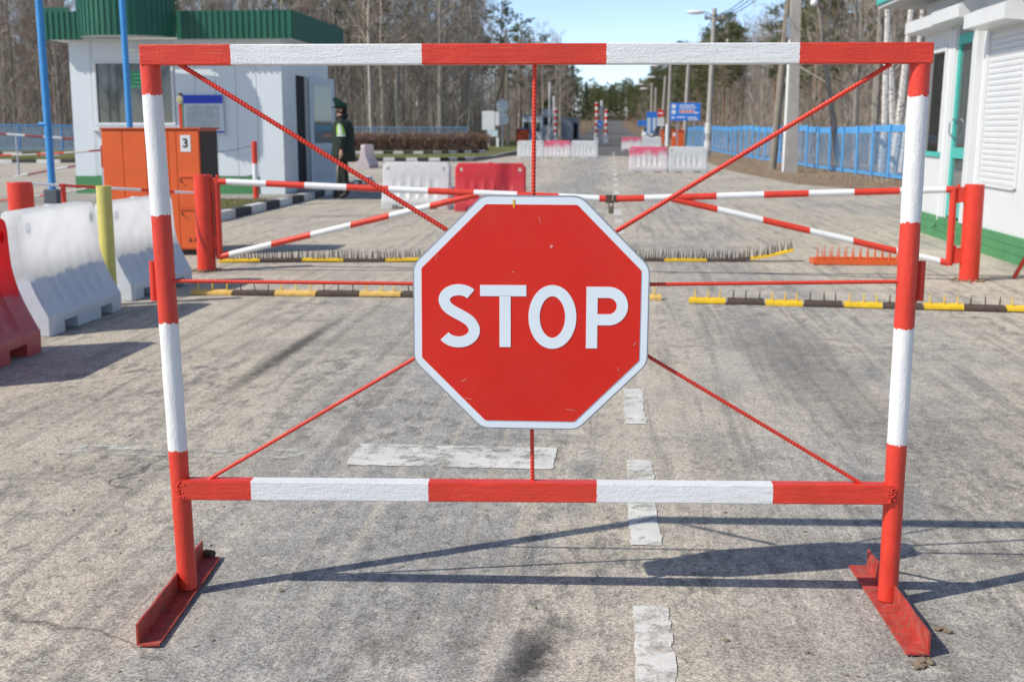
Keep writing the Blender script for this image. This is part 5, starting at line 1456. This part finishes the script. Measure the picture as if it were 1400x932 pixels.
def perp(d, rnd):
    v = Vector((rnd.gauss(0,1), rnd.gauss(0,1), rnd.gauss(0,1))); v -= d*v.dot(d); return v.normalized()
def twig(mb, p, d, ln, w, rnd, mi=0):
    s = perp(d, rnd)*w; mid = p + d*ln*.55 + perp(d, rnd)*ln*.08; e = p + d*ln + Vector((0,0,ln*.06))
    mb.add([p-s, p+s, mid+s*.6, mid-s*.6, e], [(0,1,2,3), (3,2,4)], mi)
def bare_tree(seed, h, r0, spread=1.0, start=.34, nb=26, ntw=13, weep=0.0):
    rnd = random.Random(seed)
    tr, cr = MB(), MB()
    n = 9; pts = []; lean = Vector((rnd.uniform(-.03,.03), rnd.uniform(-.03,.03), 0))
    p = Vector((0,0,-.15)); off = Vector((0,0,0))
    for i in range(n+1):
        t = i/n; off += Vector((rnd.gauss(0,.05), rnd.gauss(0,.05), 0)); pts.append(Vector((lean.x*h*t+off.x, lean.y*h*t+off.y, -.15+(h+.15)*t)))
    rad = [r0*(1-.92*(i/n)**1.1) for i in range(n+1)]
    tr.tube(pts, rad, 7)
    for k in range(nb):
        t = start + (1-start)*(k+rnd.random())/nb; t = min(t, .985); i = min(n-1, int(t*n)); p = pts[i].lerp(pts[i+1], t*n-i)
        a = rnd.uniform(0, 6.283); up = rnd.uniform(.55, 1.25)
        d = Vector((math.cos(a), math.sin(a), up)).normalized()
        ln = h*rnd.uniform(.10, .20)*spread*(1.15-.75*t)*1.5
        rb = max(.008, r0*.30*(1-t)+.006)
        q = [p]; dd = d.copy()
        for j in range(3):
            dd = (dd + Vector((rnd.gauss(0,.14), rnd.gauss(0,.14), .10-weep*.25*j))).normalized(); q.append(q[-1]+dd*ln/3)
        cr.tube(q, [rb, rb*.75, rb*.5, rb*.2], 4, 0, cap=False)
        for j in range(ntw):
            tt = rnd.uniform(.15, 1)*3; ii = min(2, int(tt)); b = q[ii].lerp(q[ii+1], tt-ii)
            d2 = ((q[ii+1]-q[ii]).normalized()*.8 + perp(dd, rnd)*.75 + Vector((0,0,.2-weep*.7))).normalized()
            l2 = ln*rnd.uniform(.25, .55); twig(cr, b, d2, l2, rnd.uniform(.009, .016), rnd)
            for _ in range(3):
                b2 = b + d2*l2*rnd.uniform(.25, .9); d3 = (d2*.7 + perp(d2, rnd)*.7 + Vector((0,0,.1-weep))).normalized()
                twig(cr, b2, d3, l2*rnd.uniform(.35, .7), rnd.uniform(.006, .011), rnd)
    return tr, cr
def conifer(seed, h, r0, start=.45, wide=.17, tufts=620, spruce=False):
    rnd = random.Random(seed); tr, cr = MB(), MB()
    pts = [Vector((.02*h*math.sin(i*.7+seed)*.15, .02*h*math.cos(i*.9+seed)*.15, -.15+(h+.1)*i/8)) for i in range(9)]
    tr.tube(pts, [r0*(1-.88*(i/8)) for i in range(9)], 8)
    nb = 44
    for k in range(nb):
        t = start + (1-start)*((k+rnd.random())/nb)
        p = Vector((0,0,h*t)); a = rnd.uniform(0, 6.283)
        f = (1-(t-start)/(1-start))
        ln = h*wide*((f**.8 if spruce else (.35+.65*math.sin(min(1, f*1.25+.12)*math.pi*.62)))*rnd.uniform(.6, 1.15))
        d = Vector((math.cos(a), math.sin(a), -.15 if spruce else rnd.uniform(.05, .5))).normalized()
        e = p + d*ln; tr.tube([p, p.lerp(e, .6)+Vector((0,0,.03*ln)), e], [r0*.16*(1-t)+.012, .012, .006], 4, cap=False)
        m = max(3, int(tufts/nb*rnd.uniform(.7, 1.3)))
        for j in range(m):
            s = rnd.uniform(.30, 1.05); c = p.lerp(e, s) + Vector((rnd.gauss(0,.17), rnd.gauss(0,.17), rnd.gauss(0,.12)))*(.6+.06*h)
            sz = rnd.uniform(.20, .42)
            for _ in range(6):
                v = Vector((rnd.gauss(0,1), rnd.gauss(0,1), rnd.gauss(.25,.8))).normalized(); w = perp(v, rnd)*sz*.14
                cr.add([c-w, c+w, c+v*sz], [(0,1,2)])
    return tr, cr
def protos(kind, lst, mt, mc):
    out = []
    for tr, cr in lst: out.append((tr.mesh('trunk', mt, 50), cr.mesh('crown', mc)))
    return out
P_birch = protos('birch', [bare_tree(11+i, h, r, .8, .26, 32, 12, .25) for i, (h, r) in enumerate(((15, .13), (13.5, .11), (16, .14), (14.5, .10)))], m_birch2, m_twig2)
P_bare = protos('bare', [bare_tree(31+i, h, r, s, .16, 36, 12, 0) for i, (h, r, s) in enumerate(((14, .14, 1.0), (12.5, .12, 1.15), (15.5, .17, .9), (13, .10, .8), (11.5, .09, 1.1)))], m_greybark, m_twig)
P_pine = protos('pine', [conifer(51+i, h, r, s, w) for i, (h, r, s, w) in enumerate(((15, .19, .48, .16), (13.5, .17, .40, .18), (16, .2, .55, .15), (12, .15, .30, .19)))], m_pinebark, m_needle)
P_spruce = protos('spruce', [conifer(71+i, h, .16, .10, .20, 900, True) for i, h in enumerate((13, 15))], m_pinebark, m_needle2)
def tree(P, x, y, s, name, label, cat, group, rnd, lean=None):
    tm, cm_ = P[rnd.randrange(len(P))]
    root = thing(name, label, cat, (x, y, ground_z(y)-.02), rnd.uniform(0, 6.283), group); root.scale = (s, s, s*rnd.uniform(.92, 1.08))
    if lean: root.rotation_euler = (lean[0], lean[1], rnd.uniform(0, 6.28))
    link('trunk', tm, root); link('crown', cm_, root)
    return root
def scatter(n, px, Ys, xmin, xmax, rnd, gap=1.0):
    out = []; tries = 0
    while len(out) < n and tries < n*60:
        tries += 1
        Y = rnd.uniform(*Ys); p = rnd.uniform(*px); x = (p-836)/1650*Y
        if not (xmin <= x <= xmax): continue
        if any((x-a)**2+(Y-b)**2 < gap*gap for a, b in out): continue
        out.append((x, Y))
    return out
rv = random.Random(5)
def skyline(x, y):
    """tallest a tree at x, y may be so the wood keeps the outline it has along this road"""
    px = 836 + x/y*1650
    K = ((640, -60), (690, 2), (740, 14), (765, 40), (790, 92), (812, 126), (836, 128), (870, 116), (890, 94), (930, 74), (948, 46), (1010, 24), (1050, 30), (1085, -20), (1110, -80))
    if px <= K[0][0] or px >= K[-1][0]: return 99
    for (a, b), (c, d) in zip(K, K[1:]):
        if a <= px <= c: ym = b + (d-b)*(px-a)/(c-a); break
    return 1.4 - ground_z(y) + (174-ym)/1650*y
GL, GR = 'trees of the wood left of the road', 'trees of the wood right of the road'
LAB = {('birch', 'l'): 'slender leafless birch with pale trunk in the wood left of the road', ('bare', 'l'): 'leafless grey-brown tree in the wood left of the road', ('pine', 'l'): 'green crowned pine in the wood left of the road', ('spruce', 'l'): 'dark full conifer at the road edge of the left wood',
       ('birch', 'r'): 'slender leafless birch with dull pale trunk in the wood right of the road', ('bare', 'r'): 'leafless grey-brown tree in the wood right of the road', ('pine', 'r'): 'green crowned pine in the wood right of the road'}
PK = {'birch': P_birch, 'bare': P_bare, 'pine': P_pine, 'spruce': P_spruce}
def plant(kind, side, x, y, s):
    nm = {'birch': 'birch_tree', 'bare': 'bare_tree', 'pine': 'pine_tree', 'spruce': 'conifer_tree'}[kind]
    lim = skyline(x, y)/15.0*rv.uniform(.85, 1.03)
    if lim < .42: return
    s = min(s, lim)
    px = 836 + x/y*1650; lb = LAB[kind, side]
    if side == 'l': where = 'behind the guard booth' if px < 465 else ('in the wood behind the hedge' if px < 660 else ('behind the round signs and far huts' if px < 760 else 'along the left of the far road'))
    else: where = 'behind the blue fence towards the kiosk' if px > 1095 else ('behind the blue fence beyond the thick concrete pole' if px > 985 else ('behind the blue direction board' if px > 912 else 'along the right of the far road'))
    lb = lb.split(' in the wood')[0].split(' at the road')[0] + ' ' + where
    tree(PK[kind], x, y, s, nm, lb, 'tree', ('%s: ' % kind) + (GL if side == 'l' else GR), rv)
for x, y in scatter(185, (-60, 780), (84, 135), -62, -10.0, rv, 1.2):
    k = rv.choices(('birch', 'bare', 'pine'), (.40, .52, .08))[0]; plant(k, 'l', x, y, rv.uniform(.95, 1.35))
for x, y in scatter(140, (680, 824), (128, 470), -40, -6.8, rv, 1.6):
    k = rv.choices(('bare', 'spruce', 'pine', 'birch'), (.36, .30, .26, .08))[0] if x > -12 and y > 200 else rv.choices(('bare', 'pine', 'birch'), (.68, .07, .25))[0]; plant(k, 'l', x, y, rv.uniform(.8, 1.1))
for x, y in scatter(115, (945, 1330), (46, 130), 8.2, 60, rv, 1.3):
    k = rv.choices(('birch', 'bare', 'pine'), (.22, .54, .24))[0]; plant(k, 'r', x, y, rv.uniform(.62, 1.0))
for x, y in scatter(190, (853, 1000), (105, 480), 6.6, 45, rv, 1.6):
    k = rv.choices(('bare', 'pine', 'birch'), (.28, .64, .08))[0]; plant(k, 'r', x, y, rv.uniform(.8, 1.05))
for x, y in scatter(90, (805, 905), (490, 570), -40, 60, rv, 2.2):
    tree(P_pine, x, y, rv.uniform(.8, 1.05), 'pine_tree', 'small distant pine closing the far end of the road', 'tree', 'pines at the far end of the road', rv)
# four white birches close behind the blue fence
nb_ = [bare_tree(91+i, h, r, .6, .42, 22, 10, .3) for i, (h, r) in enumerate(((13, .115), (14, .13), (13, .125), (12, .10)))]
for (px0, px1, Y, lb), (t_, c_) in zip(((1204, 1212, 36.5, 'white birch nearest the concrete pole behind the blue fence'), (1222, 1216, 38, 'upright white birch second from the concrete pole behind the blue fence'),
                                  (1221, 1240, 37, 'leaning white birch behind the blue fence by the kiosk'), (1232, 1250, 39.5, 'slim leaning white birch beside the kiosk eaves')), nb_):
    a, b = onY(px0, 244, Y), onY(px1, 20, Y)
    root = thing('birch_tree', lb, 'tree', (a.x, Y, -.02)); root.rotation_euler = (0, math.atan2(b.x-a.x, b.z-a.z), rv.uniform(0, .2))
    t_.build('trunk', m_birch, root, smooth=50); c_.build('crown', m_twig2, root)
for px0, px1, Y, lb in ((1148, 1124, 40, 'forked dark leafless tree just behind the blue fence'), (1172, 1168, 43, 'thin dark leafless tree between the forked tree and the white birches')):
    a, b = onY(px0, 242, Y), onY(px1, 40, Y); t_, c_ = bare_tree(101+px0, 11, .11, 1.1, .25, 22, 11)
    root = thing('bare_tree', lb, 'tree', (a.x, Y, -.02)); root.rotation_euler = (0, math.atan2(b.x-a.x, b.z-a.z), 0)
    t_.build('trunk', m_greybark, root, smooth=50); c_.build('crown', m_twig, root)

for x, y in ((-31, -14), (-27.5, -19), (-24, -16), (-21.5, -22), (-18, -17), (-15, -21), (-12, -18), (-9.5, -24), (-6, -19), (-29, -24), (-19.5, -27), (-3, -25)):
    k = rv.choice(('birch', 'bare', 'bare')); nm = 'birch_tree' if k == 'birch' else 'bare_tree'
    tree(PK[k], x, y, rv.uniform(.6, .8), nm, 'leafless tree mirrored in the booth window', 'tree', 'trees mirrored in the booth window', rv)
# masses nobody could count: deeper wood, brushwood, dry grass, lawn grass, loose grit
def far_wood(name, label, spots, mats, seed):
    rnd = random.Random(seed); mb = MB()
    for x, y in spots:
        h = min(rnd.uniform(10, 15.5), skyline(x, y)*rnd.uniform(.85, 1.0)); z0 = ground_z(y); w = rnd.uniform(.04, .085); lx_ = rnd.gauss(0, .03)*h
        mb.add([(x-w, y, z0), (x+w, y, z0), (x+lx_, y, z0+h)], [(0,1,2)], 0 if rnd.random() < .6 else 2)
        for k in range(80):
            t = rnd.uniform(.05, 1)**.9; p = Vector((x+lx_*t, y, z0+h*t)); a = rnd.uniform(0, 6.283)
            d = Vector((math.cos(a), math.sin(a)*.6, rnd.uniform(.4, 1.3))).normalized(); twig(mb, p, d, rnd.uniform(1.0, 2.6)*(1.2-.7*t), rnd.uniform(.014, .03), rnd, 1)
    o = mb.build(name, mats); o['kind'] = 'stuff'; o['label'] = label; return o
far_wood('far_wood', 'deep mass of leafless wood left of the road', scatter(520, (-80, 790), (128, 190), -110, -14, rv, .8), [m_greybark, m_twig, m_birch2], 1)
far_wood('far_wood', 'deep mass of leafless wood right of the road', scatter(420, (880, 1400), (125, 200), 13, 130, rv, .8), [m_greybark, m_twig, m_birch2], 2)
def far_green(name, label, spots, mats, seed):
    rnd = random.Random(seed); mb = MB()
    for x, y in spots:
        h = min(rnd.uniform(10, 16), skyline(x, y)*rnd.uniform(.85, 1.0)); z0 = ground_z(y); mi = rnd.randrange(len(mats)); wd = rnd.uniform(1.2, 2.0)
        mb.add([(x-.12, y, z0), (x+.12, y, z0), (x, y, z0+h)], [(0,1,2)], mi)
        for k in range(110):
            t = rnd.uniform(.06, 1); r_ = wd*(1.05-t)**.7*math.sqrt(rnd.random()); a = rnd.uniform(0, 6.283)
            c = Vector((x+r_*math.cos(a), y+r_*math.sin(a), z0+h*t)); v = Vector((rnd.gauss(0,1), rnd.gauss(0,1), rnd.gauss(.1,.8))).normalized()*rnd.uniform(.5, 1.0); w_ = perp(v.normalized(), rnd)*rnd.uniform(.12, .26)
            mb.add([c-w_, c+w_, c+v], [(0,1,2)], mi)
    o = mb.build(name, mats); o['kind'] = 'stuff'; o['label'] = label; return o
def brush(name, label, spots, hmin, hmax, mats, seed, w=(.008, .022)):
    rnd = random.Random(seed); mb = MB()
    for x, y in spots:
        z0 = ground_z(y); h = rnd.uniform(hmin, hmax); p = Vector((x, y, z0-.05))
        d = Vector((rnd.gauss(0, .12), rnd.gauss(0, .12), 1)).normalized(); mi = rnd.randrange(len(mats))
        twig(mb, p, d, h, rnd.uniform(*w), rnd, mi)
        for _ in range(4):
            b = p + d*h*rnd.uniform(.25, .85); d2 = (d + perp(d, rnd)*.7).normalized(); twig(mb, b, d2, h*rnd.uniform(.2, .45), rnd.uniform(*w)*.7, rnd, mi)
    o = mb.build(name, mats); o['kind'] = 'stuff'; o['label'] = label; return o
far_green('far_wood', 'distant green pine wood along the far road', [q_ for q_ in scatter(620, (795, 1010), (260, 640), -45, 70, rv, 2.0) if q_[1] > 500 or q_[0] > 9 or q_[0] < -9], [m_needle, m_needle, m_needle2, m_twig], 9)
def dots(n, px, Ys, xmin, xmax, rnd):
    out = []
    while len(out) < n:
        Y = rnd.uniform(*Ys); x = (rnd.uniform(*px)-836)/1650*Y
        if xmin <= x <= xmax: out.append((x, Y))
    return out
brush('brushwood', 'tangled bare brushwood under the left wood', dots(8500, (-60, 790), (83, 130), -65, -10.2, rv), 1.0, 6.5, [m_twig, m_twig2, m_greybark], 3)
brush('brushwood', 'tangled bare brushwood under the right wood', dots(3600, (940, 1330), (48, 125), 7.8, 60, rv), .8, 4.0, [m_twig, m_twig2, m_greybark], 4)
brush('brushwood', 'low bare brushwood along the far road edges', dots(700, (700, 822), (125, 400), -30, -6.6, rv) + dots(700, (856, 960), (110, 400), 6.4, 30, rv), .8, 3.5, [m_twig, m_twig2], 5, (.02, .05))
m_straw = bark('dry_straw', (.24,.17,.10), (.42,.32,.20), sc=(2,2,2)); m_blade = bark('grass_blade', (.10,.125,.035), (.20,.21,.075), sc=(2,2,2))
def blades(name, label, spots, h, mats, seed, z0=0.0, w=.006):
    rnd = random.Random(seed); mb = MB()
    for x, y in spots:
        hh = rnd.uniform(*h); a = rnd.uniform(0, 6.283); s = Vector((math.cos(a), math.sin(a), 0))*w
        p = Vector((x, y, z0)); e = p + Vector((rnd.gauss(0,.45), rnd.gauss(0,.45), 1)).normalized()*hh
        mb.add([p-s, p+s, e], [(0,1,2)], rnd.randrange(len(mats)))
    o = mb.build(name, mats); o['kind'] = 'stuff'; o['label'] = label; return o
sp = []
for _ in range(9000):
    t = rv.random()**.8; y = 26.5 + t*45; xf = 7.9 - (y-32)*.052; xl = max(4.0, 6.7-(y-26)*.5) if y < 32 else 4.15
    x = xf + .25 - abs(rv.gauss(0, .28))*(xf-xl) if rv.random() < .8 else rv.uniform(xl, xf+1.5)
    if x > xl: sp.append((x, y))
blades('dry_grass', 'dry straw and leaf litter along the blue fence', sp, (.03, .16), [m_straw, m_twig2], 6, -.02, .008)
sp = [(rv.uniform(-7.6, -6.1), rv.uniform(17.1, 21.5)) for _ in range(3500)]
blades('lawn_grass', 'short patchy grass inside the booth kerb', sp, (.02, .06), [m_blade, m_straw], 7, .12, .005)
sp = [(rv.uniform(-24, -5.5), rv.uniform(51.6, 69)) for _ in range(9000)] + [(rv.uniform(-42, -14), rv.uniform(47.6, 70)) for _ in range(5000)]
sp = [(x, y) for x, y in sp if x < -6.2 or y > 55]
blades('lawn_grass', 'short spring grass on the far lawns', sp, (.04, .10), [m_blade, m_blade, m_straw], 8, .05, .014)
rnd = random.Random(12); mb = MB()
for i in range(420):
    Y = 2.4 + rnd.random()**1.5*8; x = rnd.uniform(-.45, .42)*Y - .1*Y*.5
    r_ = rnd.choice((.002, .003, .004, .006))*rnd.uniform(.8, 1.5)
    bmx = bmesh.new(); bmesh.ops.create_icosphere(bmx, subdivisions=1, radius=r_, matrix=Matrix.Translation((x, Y, -.004+r_*.3)) @ Matrix.Diagonal((rnd.uniform(.7,1.6), rnd.uniform(.7,1.4), rnd.uniform(.4,.8), 1)))
    mb.bm(bmx, rnd.randrange(2))
for (px, py) in ((1262, 905), (1258, 910), (1268, 908), (1255, 903), (1290, 860)):
    for _ in range(6):
        q = G(px+rnd.uniform(-8, 8), py+rnd.uniform(-5, 5)); r_ = rnd.uniform(.004, .010)
        bmx = bmesh.new(); bmesh.ops.create_icosphere(bmx, subdivisions=1, radius=r_, matrix=Matrix.Translation((q.x, q.y, r_*.2)) @ Matrix.Diagonal((1.3, 1, .7, 1))); mb.bm(bmx, 1)
o = mb.build('grit', [m_concrete, paint('brown_clod', (.22,.17,.12), .95, .2, 40)]); o['kind'] = 'stuff'; o['label'] = 'loose grit and small stones on the asphalt'
